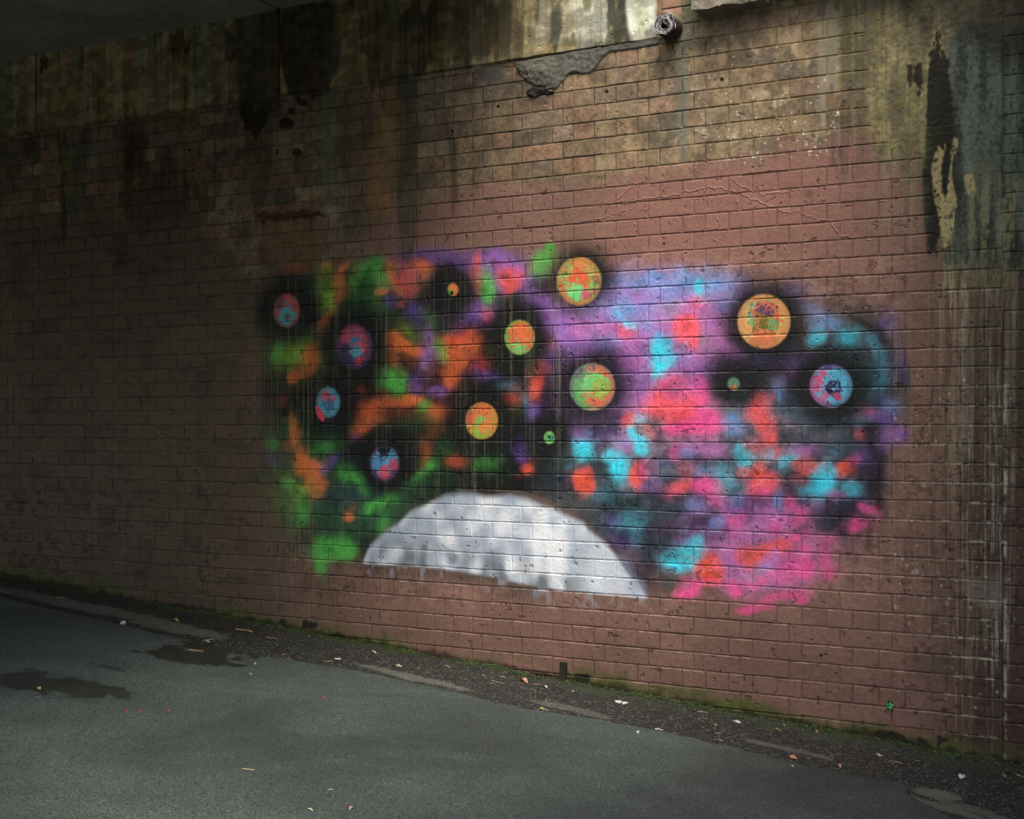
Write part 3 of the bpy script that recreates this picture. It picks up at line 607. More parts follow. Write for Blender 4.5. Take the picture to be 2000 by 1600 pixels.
# the black weeping seam: narrow at the top, broad in the middle, thin to the foot
m = zone_poly([1806, 1815, 1828, 1846, 1858], [300, 90, 80, 100, 150], [480, 500, 500, 385, 340], 5, GR * 130 + wn_ * .15)
ALB += (lin((20, 20, 12)) - ALB) * (m * .95)[..., None]; REL += m * .25 * (GR2 - .5)
m = zone_poly([1840, 1856, 1872, 1884], [150, 180, 240, 300], [400, 420, 410, 380], 10, GR * 160)
ALB += (lin((26, 27, 18)) - ALB) * (m * .7)[..., None]
m = zone_poly([1772, 1778, 1784], [125, 125, 130], [160, 166, 158], 3, GR * 40); ALB += (lin((24, 24, 14)) - ALB) * (m * .95)[..., None]
m = zone_poly([1786, 1794, 1804], [130, 120, 125], [165, 178, 170], 3, GR * 60); ALB += (lin((24, 24, 14)) - ALB) * (m * .95)[..., None]
for (xs, tp, bt) in (([1828, 1836, 1846], [290, 284, 290], [400, 440, 470]), ([1838, 1848, 1860, 1866], [400, 380, 300, 300], [470, 482, 470, 400]), ([1858, 1863, 1869], [274, 272, 280], [300, 306, 300]), ([1886, 1896, 1904], [344, 340, 344], [376, 384, 380])):
    m = zone_poly(xs, tp, bt, 2.5, GR * 50); ALB += (lin((158, 146, 104)) * (.6 + .8 * GR2)[..., None] - ALB) * (m * sst(.30, .46, GR2) * .85)[..., None]
m = zone_poly([1750, 1790, 1812], [110, 200, 210], [330, 440, 430], 14, wn_); ALB += (lin((84, 96, 44)) - ALB) * (m * .45 * sst(.45, .6, N2))[..., None]
m = zone_poly([1740, 1850, 1930, 2200], [-200]*4, [30, 60, 130, 190], 45, wn_ * .5); ALB += (lin((34, 31, 24)) - ALB) * (m * .8)[..., None]  # shade below the right-hand deck, painted into the wall colour
# dark damp beneath the crust at far right
m = zone_poly([1880, 1950, 2200], [480]*3, [1560]*3, 40, None); ALB *= (1 - m * .34)[..., None]

# stains on the concrete band and the brick below it, traced one by one: xs, tops, bots, colour, opacity, softness, wobble
STAINS = [
 ([466,480,548], [0,0,0], [212,250,215], (44,38,26), .8, 6, .35), ([548,565,600,640,672,700], [0]*6, [100,190,188,190,90,0], (44,34,24), .86, 6, .22), ([440,455,470], [50,60,75], [120,115,100], (42,38,28), .7, 5, .2),
 ([335,352,372], [60,64,66], [100,125,90], (42,34,24), .8, 5, .5), ([75,85,100], [118,115,115], [140,150,130], (36,32,24), .8, 4, .2),
 ([660,690,720,745], [-40,20,12,0], [160,158,150,80], (150,130,86), .55, 6, .2), ([640,655,668], [60,60,70], [160,165,160], (96,112,88), .6, 8, .3),
 ([705,720,760,822,850], [0,0,0,0,0], [60,150,150,148,120], (44,50,36), .7, 8, .8), ([776,800,850,900,960,1060], [0]*6, [150,148,140,130,125,60], (66,56,36), .6, 12, .8),
 ([1046,1060,1110,1125], [30,0,0,0], [80,95,95,40], (180,176,152), .75, 9, .8), ([1078,1090,1098], [0,0,0], [90,95,95], (48,52,42), .8, 5, .6), ([1120,1150,1195], [0]*3, [80,86,70], (204,204,186), .8, 8, .5),
 ([1188,1200,1235], [0]*3, [62,80,70], (60,62,50), .9, 5, 1.0), ([1228,1245,1286], [-30]*3, [62,76,74], (232,232,216), .92, 5, .4), ([1240,1256,1272], [-40]*3, [50,60,40], (160,172,128), .6, 10, .3),
 ([1100,1200,1292], [76,62,50], [96,84,72], (96,90,74), .5, 4, .3),
 # damp on the bricks
 ([478,500,530], [200]*3, [320,440,330], (44,50,34), .6, 9, .5), ([470,490,500,515], [198,205,210,200], [225,262,266,235], (32,26,18), .85, 4, .3), ([620,640,665], [180]*3, [300,440,400], (96,104,80), .55, 12, .6), ([655,690,735], [200]*3, [300,430,400], (60,52,42), .45, 14, .5),
 ([722,735,772,782], [220,160,150,150], [400,440,390,300], (140,104,58), .5, 9, 1.1), ([770,780,800,815], [150]*4, [330,460,520,480], (54,60,44), .7, 13, .8),
 ([876,884,892], [250,270,270], [380,400,390], (40,44,30), .6, 5, .6), ([115,125,135], [270]*3, [400,480,420], (34,30,20), .75, 5, .5), ([122,132,142], [290]*3, [380,410,390], (120,108,60), .5, 3, .4), ([130,150,175], [270]*3, [420,440,330], (66,74,60), .6, 8, .5), ([48,60,76], [262,262,266], [300,320,322], (40,34,26), .6, 5, .3),
 ([225,260,300,400], [300,240,330,330], [380,460,450,420], (42,26,16), .62, 26, .5), ([240,262,285], [230,225,230], [330,330,310], (44,32,20), .55, 9, .3), ([0,8,18], [270]*3, [330,340,330], (70,76,48), .5, 5, .5),
 ([1325,1335,1345], [60,60,70], [300,318,312], (104,104,90), .8, 4, .15), ([1330,1345,1370], [-40]*3, [50,46,40], (74,84,58), .6, 7, .5),
 ([1330,1400,1460], [80,76,72], [100,90,84], (60,60,50), .45, 6, .3), ([1210,1216,1226], [100,96,96], [210,230,200], (70,72,76), .35, 7, .3),
]
for (xs, tp, bt, c, op, sf, wb) in STAINS:
    m = zone_poly(xs, tp, bt, sf, wn_ * wb)
    m = m * np.clip(.80 + 1.2 * (NS2 - .42), 0, 1) if sf > 6 else m
    ALB += (lin(c) * (0.9 + .5 * N2)[..., None] - ALB) * (m * op)[..., None]
# the pink brick and lime above the spout
m = zone_poly([1290, 1310, 1336], [-60]*3, [30, 28, 26], 3, None); ALB += (lin((160, 122, 104)) * (.7 + .6 * N2)[..., None] - ALB) * (m * .7)[..., None]
m = zone_poly([1286, 1300, 1335], [28]*3, [74,72,70], 6, wn_*.2); ALB += (lin((120, 112, 92)) - ALB) * (m * .6)[..., None]
# oily blots and red ghosts on the left
for (x, y, rx, ry, c, op, so) in ((557,240,16,11,(30,24,16),.9,.2),(569,217,8,7,(30,24,16),.9,.2),(580,298,9,8,(28,24,18),.9,.15),(590,200,12,7,(28,24,16),.9,.3),(541,296,4,7,(40,32,22),.8,.3),(556,220,8,10,(110,84,44),.5,.5),
     (230,494,26,8,(60,28,18),.7,.5),(236,470,16,14,(62,34,22),.55,.5),(232,518,14,12,(62,32,22),.6,.5),(1580,380,9,10,(76,52,46),.5,.7),(1740,300,0.1,0.1,(0,0,0),0,.5),
     (590,520,30,14,(150,90,50),.3,.9),(650,412,26,10,(160,160,150),.35,.9),(1090,330,20,10,(150,140,110),.2,1)):
    spray(x, y, rx, ry, c, op, so, warp=.6, gloss=0)
m = zone_poly([498,510,550,600,636], [422,420,414,414,420], [424,432,430,430,421], 2.5, (N2-.5)*22); ALB += (lin((26,16,12)) - ALB) * (m*.95)[..., None]; REL -= m * .5
# tan patch of bare brick between the damp and the paint
m = zone_poly([500, 520, 600, 632], [420, 400, 400, 420], [520, 510, 520, 470], 10, wn_*.2); ALB += (lin((104, 74, 44)) - ALB) * (m * .4)[..., None]
# white lime freckles
rg = np.random.default_rng(77)
def freckles(n, x0, x1, y0, y1, r0, r1, col, op):
    for _ in range(n):
        x = rg.uniform(x0, x1); y = rg.uniform(y0, y1); r = rg.uniform(r0, r1) ** 1.0
        spray(x, y, r, r * rg.uniform(.6, 1.6), col, op * rg.uniform(.5, 1), .5, warp=.15, spatter=False, gloss=0)
freckles(70, 1420, 1640, 215, 320, 1, 2.4, (226,222,206), .9)
freckles(60, 1330, 1640, 60, 330, 1, 2.0, (214,206,186), .8)
freckles(50, 440, 490, 415, 445, 1, 1.6, (150,160,150), .7)
freckles(60, 0, 420, 740, 1060, 1, 1.6, (170,166,150), .7)
freckles(110, 1740, 1990, 700, 1400, 1, 2.6, (186,190,170), .75)
freckles(60, 1230, 1740, 400, 1300, 1, 1.8, (60,50,44), .8)
freckles(70, 1440, 1520, 790, 960, .8, 1.4, (226,210,220), .7)
freckles(160, 1330, 1720, 560, 860, .7, 1.2, (130,140,150), .55)
freckles(14, 1745, 1850, 1090, 1220, 2, 4.0, (160,166,156), .7)
# holes and chips
for (x, y, r) in ((973,208,3.2),(1410,155,4),(1185,179,3.5),(1297,476,2.6),(884,257,3),(370,293,3),(1604,1280,3),(1612,1278,2)):
    spray(x, y, r, r, (8,7,6), 1, .15, warp=0, gloss=0)
# lime creeping from the bed joints at the far right
jn = np.abs(((tz[:, None] - CZ) / CH) % 1.0); jn = np.minimum(jn, 1 - jn)
m = (1 - sst(.02, .09, jn)) * sst(1730, 1930, PXg) * (1 - sst(1962, 1970, PXg)) * sst(680, 860, PYg) * sst(.46, .66, fbm(.04, .05, 801, 3, .8))
ALB += (lin((190, 184, 166)) - ALB) * (m * .6)[..., None]; REL += m * .15
m = (1 - sst(1.5, 5, np.abs(PXg - 1963))) * sst(600, 900, PYg) * sst(.4, .55, fbm(.03, .06, 811, 3))
ALB += (lin((176, 170, 154)) - ALB) * (m * .7)[..., None]
# grime and painted-in recess shade in the joints; broken, so that the paint bridges some of them
mg = MORTF * (1 - .75 * CRUST) * (0.25 + 0.75 * sst(.34, .58, fbm(.07, .05, 821, 3)))
ALB *= (1 - mg * (.50 - .18 * PAINT * sst(400, 900, PXg)) * (1 - .6 * DOME))[..., None]
# lit arrises: highlights painted along some brick edges beside the joints
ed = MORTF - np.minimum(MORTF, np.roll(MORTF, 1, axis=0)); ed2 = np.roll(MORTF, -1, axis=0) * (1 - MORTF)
lit_ = sst(.50, .60, fbm(.06, .035, 941, 4, .7)) * PAINT * sst(480, 560, PYg)
ALB += (np.minimum(ALB * 2.0 + .10, .6) - ALB) * (ed2 * lit_ * .75)[..., None]
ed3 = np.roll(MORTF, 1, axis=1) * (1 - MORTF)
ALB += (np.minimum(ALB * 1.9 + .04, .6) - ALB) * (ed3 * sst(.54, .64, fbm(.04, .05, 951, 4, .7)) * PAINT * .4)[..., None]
# tan pointing between the bare bricks on the right
m = MORTF * (1 - PAINT) * sst(1380, 1460, PXg) * (1 - sst(1700, 1760, PXg)); ALB += (lin((150, 122, 74)) - ALB) * (m * .5)[..., None]
# flaking where the damp gets behind the paint, low on the left
m = sst(.56, .64, fbm(.04, .03, 831, 4, .7)) * sst(860, 1000, PYg) * (1 - sst(380, 600, PXg)) * sst(.45, .6, N1)
ALB += (lin((42, 34, 26)) - ALB) * (m * .6)[..., None]; REL -= m * .25
m = sst(.63, .68, fbm(.03, .022, 841, 4)) * sst(700, 800, PYg) * sst(1700, 1800, PXg)
ALB *= (1 - m * .35)[..., None]; REL -= m * .2
m = zone_poly([1770, 1800, 1850, 1880], [1275, 1280, 1282, 1290], [1310, 1330, 1325, 1300], 10, wn_ * .2); ALB += (lin((70, 62, 52)) - ALB) * (m * .5)[..., None]
m = zone_poly([1880, 1920, 1958], [1120, 1130, 1120], [1160, 1190, 1200], 14, wn_ * .2); ALB += (lin((130, 120, 110)) - ALB) * (m * .4)[..., None]
# chips and scratches in the paint film (fine relief)
FL = fbm(.03, .03, 851, 3)
REL += (N2 - .5) * .22 + (N3 - .5) * .16
REL -= sst(.765, .79, FL) * .5
chip = sst(.78, .80, FL) * PAINT
ALB *= (1 - chip * .45)[..., None]
# a run of dried drips along a wandering line, high on the pink paint
def ridge(pts, w, h, dripn=0, seed=0, light=.25):
    rg = np.random.default_rng(seed)
    P = np.array(pts, float); seg = []
    for a, b in zip(P[:-1], P[1:]):
        n = max(2, int(np.hypot(*(b - a)) / 1.2)); seg.append(a + (b - a) * np.linspace(0, 1, n, endpoint=False)[:, None])
    Q = np.vstack(seg); Q[:, 1] += np.interp(np.arange(len(Q)), np.arange(0, len(Q) + 8, 4), rg.normal(0, 1.6, len(np.arange(0, len(Q) + 8, 4))))
    for (x, y) in Q:
        u, z = wall_pt(x, y); i = int((u - TU0) / TRES); j = int((z - TZ0) / TRES)
        r = 2
        if not (r < i < TW - r and r < j < THH - r): continue
        REL[j:j + 1, i:i + 2] += h * .6; REL[j - 1:j, i:i + 1] += h * .3
        ALB[j + 1, i:i + 2] *= 1 + light * .8; ALB[j - 1:j, i:i + 2] *= 1 - light * .9  # paints a lit upper side and shaded underside along the ridge
ridge([(1180,410),(1205,388),(1240,360),(1262,352)], 1, .5, 0, 1)
ridge([(1200,395),(1225,395),(1260,388),(1300,384),(1380,366),(1410,368),(1445,378),(1470,388),(1500,402),(1540,416),(1556,412)], 1, .6, 0, 2)
ridge([(1556,412),(1580,425),(1620,432),(1640,460),(1700,468)], 1, .5, 0, 3)
ridge([(1120,436),(1180,425),(1225,410)], 1, .4, 0, 4)
ridge([(1430,352),(1450,365),(1490,380),(1540,375)], 1, .4, 0, 5)
for s in range(46):
    x = RNG.uniform(1220, 1700); y = RNG.uniform(350, 480)
    ridge([(x, y), (x + RNG.uniform(-9, 9), y + RNG.uniform(5, 20))], 1, .4, 0, 20 + s, .2)
for s in range(60):
    x = RNG.uniform(1150, 1900); y = RNG.uniform(560, 1330); 
    ridge([(x, y), (x + RNG.uniform(-9, 9), y + RNG.uniform(-6, 6))], 1, RNG.choice((-.5, .5)), 0, 120 + s, .25)
# moss and damp climbing from the pavement
gz = (SLOPE * tu)[None, :]
hgt = tz[:, None] - gz
mo = (1 - sst(.015, .105, hgt + (N2 - .5) * .10 + (N1 - .5) * .10)) * sst(.30, .52, fbm(.35, .2, 861, 3) + .1 * sst(1200, 1500, PXg))
ALB += (lin((74, 84, 30)) * (.6 + .8 * N2)[..., None] - ALB) * (mo * .8)[..., None]
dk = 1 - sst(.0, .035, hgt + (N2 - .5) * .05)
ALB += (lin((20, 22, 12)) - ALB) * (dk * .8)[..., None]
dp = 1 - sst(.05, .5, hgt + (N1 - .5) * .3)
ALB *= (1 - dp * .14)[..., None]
# lost faces of bricks near the pavement
for (xs, tp, bt) in (([1708,1716,1760,1770],[1428,1426,1436,1446],[1446,1452,1460,1458]), ([1788,1795,1808],[1442,1440,1446],[1450,1455,1450]), ([1826,1832,1848],[1444,1440,1442],[1455,1462,1450]), ([590,600,622],[1212,1212,1216],[1228,1230,1226]),
                     ([1120,1135,1150],[1318,1314,1318],[1334,1342,1334]), ([1045,1060,1080],[1314,1316,1320],[1321,1323,1324]), ([545,552,560],[1210,1212,1215],[1224,1228,1226]), ([845,856,866],[1284,1284,1286],[1294,1296,1296])):
    m = zone_poly(xs, tp, bt, 2.5, (N2 - .5) * 14); ALB += (lin((30, 26, 14)) * (.6 + .8 * N3)[..., None] - ALB) * (m * .95)[..., None]; REL -= m * .6 * N3
ALB *= (0.93 + 0.14 * N3)[..., None]
np.clip(ALB, 0.002, 0.92, out=ALB)

def to_srgb(c):
    return np.where(c <= 0.0031308, c * 12.92, 1.055 * np.power(c, 1 / 2.4) - 0.055)
def make_map(name, rgb, noncolor):
    img = bpy.data.images.new(name, TW, THH, alpha=False, float_buffer=False)
    if noncolor: img.colorspace_settings.name = 'Non-Color'
    buf = np.ones((THH, TW, 4), np.float32); buf[..., :3] = rgb
    img.pixels.foreach_set(buf.ravel())
    img.update(); img.pack()
    return img
IMG_COL = make_map('wall_colour', to_srgb(ALB), False)
aux = np.stack([np.clip(REL, 0, 1), np.clip(GLO, 0, 1), np.clip(PAINT * (1 - CRUST), 0, 1)], -1)
IMG_AUX = make_map('wall_relief', aux, True)
del aux, ALB

# ------------------------------------------------------------------ materials
def new_mat(name):
    m = bpy.data.materials.new(name); m.use_nodes = True
    nt = m.node_tree
    return m, nt, nt.nodes['Principled BSDF'], nt.links
def nd(nt, typ, **kw):
    n = nt.nodes.new(typ)
    for k, v in kw.items():
        if k in ('operation', 'blend_type', 'data_type', 'noise_dimensions', 'feature', 'interpolation', 'extension', 'mode', 'distance'):
            setattr(n, k, v)
        else:
            n.inputs[k].default_value = v
    return n
def ramp(nt, stops):
    r = nt.nodes.new('ShaderNodeValToRGB')
    e = r.color_ramp.elements
    while len(e) < len(stops): e.new(0.5)
    for i, (p, c) in enumerate(stops):
        e[i].position = p; e[i].color = c if len(c) == 4 else (*c, 1)
    return r

def wall_material(name, grain=1.0, extra=0.0):
    m, nt, bs, L = new_mat(name)
    geo = nd(nt, 'ShaderNodeNewGeometry')
    sep = nd(nt, 'ShaderNodeSeparateXYZ'); L.new(geo.outputs['Position'], sep.inputs[0])
    mu = nd(nt, 'ShaderNodeMapRange'); mu.inputs[1].default_value = TU0; mu.inputs[2].default_value = TU0 + TW * TRES; mu.clamp = False
    mz = nd(nt, 'ShaderNodeMapRange'); mz.inputs[1].default_value = TZ0; mz.inputs[2].default_value = TZ0 + THH * TRES; mz.clamp = False
    L.new(sep.outputs[0], mu.inputs[0]); L.new(sep.outputs[2], mz.inputs[0])
    cb = nd(nt, 'ShaderNodeCombineXYZ'); L.new(mu.outputs[0], cb.inputs[0]); L.new(mz.outputs[0], cb.inputs[1])
    t1 = nd(nt, 'ShaderNodeTexImage'); t1.image = IMG_COL; t1.extension = 'MIRROR'; t1.interpolation = 'Cubic'
    t2 = nd(nt, 'ShaderNodeTexImage'); t2.image = IMG_AUX; t2.extension = 'MIRROR'
    L.new(cb.outputs[0], t1.inputs[0]); L.new(cb.outputs[0], t2.inputs[0])
    sp = nd(nt, 'ShaderNodeSeparateColor'); L.new(t2.outputs[0], sp.inputs[0])
    n1 = nd(nt, 'ShaderNodeTexNoise', Scale=320.0, Detail=3.0, Roughness=.6); L.new(geo.outputs['Position'], n1.inputs['Vector'])
    n2 = nd(nt, 'ShaderNodeTexNoise', Scale=48.0, Detail=4.0, Roughness=.62); L.new(geo.outputs['Position'], n2.inputs['Vector'])
    mr = nd(nt, 'ShaderNodeMapRange'); mr.inputs[1].default_value = .3; mr.inputs[2].default_value = .7; mr.inputs[3].default_value = .86; mr.inputs[4].default_value = 1.14
    L.new(n1.outputs[0], mr.inputs[0])
    mx = nd(nt, 'ShaderNodeMix', data_type='RGBA', blend_type='MULTIPLY'); mx.inputs['Factor'].default_value = 1
    L.new(t1.outputs[0], mx.inputs[6]); L.new(mr.outputs[0], mx.inputs[7])
    L.new(mx.outputs[2], bs.inputs['Base Color'])
    # roughness: sprayed enamel shines a little more than the brick
    r1 = nd(nt, 'ShaderNodeMath', operation='MULTIPLY_ADD'); L.new(sp.outputs[1], r1.inputs[0]); r1.inputs[1].default_value = -.7; r1.inputs[2].default_value = .80
    r2 = nd(nt, 'ShaderNodeMath', operation='MULTIPLY_ADD'); L.new(sp.outputs[2], r2.inputs[0]); r2.inputs[1].default_value = -.22; L.new(r1.outputs[0], r2.inputs[2])
    L.new(r2.outputs[0], bs.inputs['Roughness'])
    bs.inputs['Specular IOR Level'].default_value = .28
    b1 = nd(nt, 'ShaderNodeBump'); b1.inputs['Strength'].default_value = 1.0; b1.inputs['Distance'].default_value = .006
    L.new(sp.outputs[0], b1.inputs['Height'])
    b2 = nd(nt, 'ShaderNodeBump'); b2.inputs['Strength'].default_value = .36 * grain; b2.inputs['Distance'].default_value = .006
    L.new(n2.outputs[0], b2.inputs['Height']); L.new(b1.outputs[0], b2.inputs['Normal'])
    b3 = nd(nt, 'ShaderNodeBump'); b3.inputs['Strength'].default_value = .5 * grain; b3.inputs['Distance'].default_value = .0015
    L.new(n1.outputs[0], b3.inputs['Height']); L.new(b2.outputs[0], b3.inputs['Normal'])
    L.new(b3.outputs[0], bs.inputs['Normal'])
    return m
M_WALL = wall_material('painted_brick')
M_BED = wall_material('mortar', 1.5)
M_BAND = wall_material('stained_concrete', .9)

def stone_mat(name, c1, c2, scale=6.0, rough=.85, bump=.01, c3=None):
    m, nt, bs, L = new_mat(name)
    geo = nd(nt, 'ShaderNodeNewGeometry')
    n1 = nd(nt, 'ShaderNodeTexNoise', Scale=scale, Detail=8.0, Roughness=.62); L.new(geo.outputs['Position'], n1.inputs['Vector'])
    n2 = nd(nt, 'ShaderNodeTexNoise', Scale=scale * 14, Detail=4.0, Roughness=.6); L.new(geo.outputs['Position'], n2.inputs['Vector'])
    st = [(.32, c1), (.68, c2)]
    if c3: st.append((.8, c3))
    r = ramp(nt, st); L.new(n1.outputs[0], r.inputs[0])
    mr = nd(nt, 'ShaderNodeMapRange'); mr.inputs[1].default_value = .3; mr.inputs[2].default_value = .7; mr.inputs[3].default_value = .75; mr.inputs[4].default_value = 1.25
    L.new(n2.outputs[0], mr.inputs[0])
    mx = nd(nt, 'ShaderNodeMix', data_type='RGBA', blend_type='MULTIPLY'); mx.inputs['Factor'].default_value = 1
    L.new(r.outputs[0], mx.inputs[6]); L.new(mr.outputs[0], mx.inputs[7]); L.new(mx.outputs[2], bs.inputs['Base Color'])
    bs.inputs['Roughness'].default_value = rough
    ad = nd(nt, 'ShaderNodeMath', operation='MULTIPLY_ADD'); L.new(n2.outputs[0], ad.inputs[0]); ad.inputs[1].default_value = .3; L.new(n1.outputs[0], ad.inputs[2])
    b = nd(nt, 'ShaderNodeBump'); b.inputs['Strength'].default_value = .8; b.inputs['Distance'].default_value = bump
    L.new(ad.outputs[0], b.inputs['Height']); L.new(b.outputs[0], bs.inputs['Normal'])
    return m
M_SOFF = stone_mat('soffit_concrete', (.24, .245, .19), (.40, .39, .31), 2.2, .9, .004)
M_CONC = stone_mat('blocker_concrete', (.20, .19, .17), (.30, .29, .26), 2.0)
M_STONE = stone_mat('ledge_stone', (.10, .085, .06), (.32, .28, .21), 9.0, .9, .02, (.42, .40, .33))
M_CEM = stone_mat('cement_render', (.062, .062, .050), (.125, .122, .10), 9.0, .85, .012)
M_HOLE = stone_mat('hole_shade_black', (.006, .005, .004), (.02, .018, .014), 30, .95, .01)
M_RUST = stone_mat('rusty_iron', (.02, .010, .006), (.06, .026, .014), 40, .8, .003)
M_PIPE = stone_mat('old_pipe', (.07, .068, .062), (.16, .15, .135), 30, .6, .002)
M_WIRE = stone_mat('wire', (.22, .22, .24), (.5, .5, .52), 30, .45, .001)
M_MOSS = stone_mat('moss', (.012, .022, .006), (.05, .085, .015), 22, .95, .006, (.09, .12, .03))
M_GRIT = stone_mat('grit', (.02, .021, .018), (.09, .088, .076), 90, .9, .001, (.30, .28, .25))
def flat_mat(name, c, rough=.7, var=.25):
    return stone_mat(name, tuple(x * (1 - var) for x in c), tuple(min(1, x * (1 + var)) for x in c), 60, rough, .0008)
M_LEAF = {'pale': flat_mat('pale_leaf', (.40, .36, .27)), 'orange': flat_mat('orange_leaf', (.42, .20, .10)), 'brown': flat_mat('brown_leaf', (.26, .13, .07)),
          'pink': flat_mat('pink_leaf', (.36, .21, .15)), 'white': flat_mat('white_scrap', (.46, .45, .41)), 'olive': flat_mat('olive_leaf', (.32, .33, .12)),
          'green': flat_mat('green_leaf', (.07, .34, .10)), 'red': flat_mat('red_speck', (.50, .05, .07)), 'straw': flat_mat('straw', (.34, .28, .16))}

# ------------------------------------------------------------------ ground: road, rough strip by the wall
EDGE = [(-500,1045),(-200,1110),(-60,1148),(35,1173),(140,1197),(245,1220),(315,1239),(350,1246),(420,1264),(462,1277),(510,1281),(560,1286),(650,1301),(737,1317),(800,1331),(895,1352),(965,1371),(1052,1387),(1175,1406),(1245,1418),(1300,1429),
        (1350,1439),(1440,1461),(1510,1478),(1580,1495),(1680,1514),(1745,1522),(1768,1529),(1775,1545),(1782,1556),(1830,1580),(1880,1604),(2000,1650),(2200,1730)]
ep = [ground_pt(x, y) for x, y in EDGE]
ex = np.array([p[0] for p in ep]); ey = np.array([p[1] for p in ep])
def edge_y(u):
    if u < ex[0]: return ey[0]
    if u > ex[-1]: return ey[-1]
    return float(np.interp(u, ex, ey))

def asphalt():
    m, nt, bs, L = new_mat('asphalt')
    geo = nd(nt, 'ShaderNodeNewGeometry')
    P = geo.outputs['Position']
    fine = nd(nt, 'ShaderNodeTexNoise', Scale=120.0, Detail=4.0, Roughness=.8); L.new(P, fine.inputs['Vector'])
    vor = nd(nt, 'ShaderNodeTexVoronoi', Scale=95.0); L.new(P, vor.inputs['Vector'])
    big = nd(nt, 'ShaderNodeTexNoise', Scale=.9, Detail=5.0, Roughness=.55); L.new(P, big.inputs['Vector'])
    mid = nd(nt, 'ShaderNodeTexNoise', Scale=7.0, Detail=5.0, Roughness=.6); L.new(P, mid.inputs['Vector'])
    r = ramp(nt, [(.36, (.009, .013, .012)), (.50, (.034, .046, .043)), (.64, (.115, .142, .132))]); L.new(fine.outputs[0], r.inputs[0])
    # lighter stones
    vr = ramp(nt, [(.0, (1, 1, 1)), (.07, (.8, .8, .8)), (.10, (0, 0, 0))]); L.new(vor.outputs['Distance'], vr.inputs[0])
    sel = nd(nt, 'ShaderNodeSeparateColor'); L.new(vor.outputs['Color'], sel.inputs[0])
    gt = nd(nt, 'ShaderNodeMath', operation='GREATER_THAN'); L.new(sel.outputs[0], gt.inputs[0]); gt.inputs[1].default_value = .88
    ml = nd(nt, 'ShaderNodeMath', operation='MULTIPLY'); L.new(gt.outputs[0], ml.inputs[0]); L.new(vr.outputs[0], ml.inputs[1])
    ma = nd(nt, 'ShaderNodeMix', data_type='RGBA'); L.new(ml.outputs[0], ma.inputs[0]); L.new(r.outputs[0], ma.inputs[6]); ma.inputs[7].default_value = (.26, .27, .25, 1)
    br = nd(nt, 'ShaderNodeMapRange'); br.inputs[1].default_value = .35; br.inputs[2].default_value = .65; br.inputs[3].default_value = .62; br.inputs[4].default_value = 1.30; L.new(big.outputs[0], br.inputs[0])
    mr = nd(nt, 'ShaderNodeMapRange'); mr.inputs[1].default_value = .3; mr.inputs[2].default_value = .7; mr.inputs[3].default_value = .86; mr.inputs[4].default_value = 1.14; L.new(mid.outputs[0], mr.inputs[0])
    mm = nd(nt, 'ShaderNodeMath', operation='MULTIPLY'); L.new(br.outputs[0], mm.inputs[0]); L.new(mr.outputs[0], mm.inputs[1])
    mx = nd(nt, 'ShaderNodeMix', data_type='RGBA', blend_type='MULTIPLY'); mx.inputs['Factor'].default_value = 1
    L.new(ma.outputs[2], mx.inputs[6]); L.new(mm.outputs[0], mx.inputs[7])
    # wet patches: centre (world), half sizes, turn
    wet = None
    dn = nd(nt, 'ShaderNodeTexNoise', Scale=9.0, Detail=5.0, Roughness=.6); L.new(P, dn.inputs['Vector'])
    for (px_, py_, hx, hy, turn, s) in WET:
        c = ground_pt(px_, py_)
        mp = nd(nt, 'ShaderNodeMapping'); mp.vector_type = 'TEXTURE'
        mp.inputs['Location'].default_value = c; mp.inputs['Rotation'].default_value = (0, 0, turn); mp.inputs['Scale'].default_value = (hx, hy, 50)
        L.new(P, mp.inputs['Vector'])
        ln = nd(nt, 'ShaderNodeVectorMath', operation='LENGTH'); L.new(mp.outputs[0], ln.inputs[0])
        ad = nd(nt, 'ShaderNodeMath', operation='MULTIPLY_ADD'); L.new(dn.outputs[0], ad.inputs[0]); ad.inputs[1].default_value = 2.6; L.new(ln.outputs[1], ad.inputs[2])
        a = nd(nt, 'ShaderNodeMapRange'); a.interpolation_type = 'SMOOTHSTEP'; a.inputs[1].default_value = 2.14; a.inputs[2].default_value = 2.30; a.inputs[3].default_value = s; a.inputs[4].default_value = 0; L.new(ad.outputs[0], a.inputs[0])
        if wet is None: wet = a.outputs[0]
        else:
            mxx = nd(nt, 'ShaderNodeMath', operation='MAXIMUM'); L.new(wet, mxx.inputs[0]); L.new(a.outputs[0], mxx.inputs[1]); wet = mxx.outputs[0]
    dk = nd(nt, 'ShaderNodeMix', data_type='RGBA'); L.new(wet, dk.inputs[0]); L.new(mx.outputs[2], dk.inputs[6])
    dk2 = nd(nt, 'ShaderNodeMix', data_type='RGBA', blend_type='MULTIPLY'); dk2.inputs['Factor'].default_value = 1; L.new(mx.outputs[2], dk2.inputs[6]); dk2.inputs[7].default_value = (.33, .31, .27, 1)
    L.new(dk2.outputs[2], dk.inputs[7])
    L.new(dk.outputs[2], bs.inputs['Base Color'])
    ro = nd(nt, 'ShaderNodeMapRange'); L.new(wet, ro.inputs[0]); ro.inputs[3].default_value = .72; ro.inputs[4].default_value = .55; L.new(ro.outputs[0], bs.inputs['Roughness'])
    bs.inputs['Specular IOR Level'].default_value = .35
    b = nd(nt, 'ShaderNodeBump'); b.inputs['Strength'].default_value = .7; b.inputs['Distance'].default_value = .003
    L.new(fine.outputs[0], b.inputs['Height'])
    b2 = nd(nt, 'ShaderNodeBump'); b2.inputs['Strength'].default_value = .5; b2.inputs['Distance'].default_value = .02
    L.new(mid.outputs[0], b2.inputs['Height']); L.new(b.outputs[0], b2.inputs['Normal']); L.new(b2.outputs[0], bs.inputs['Normal'])
    return m
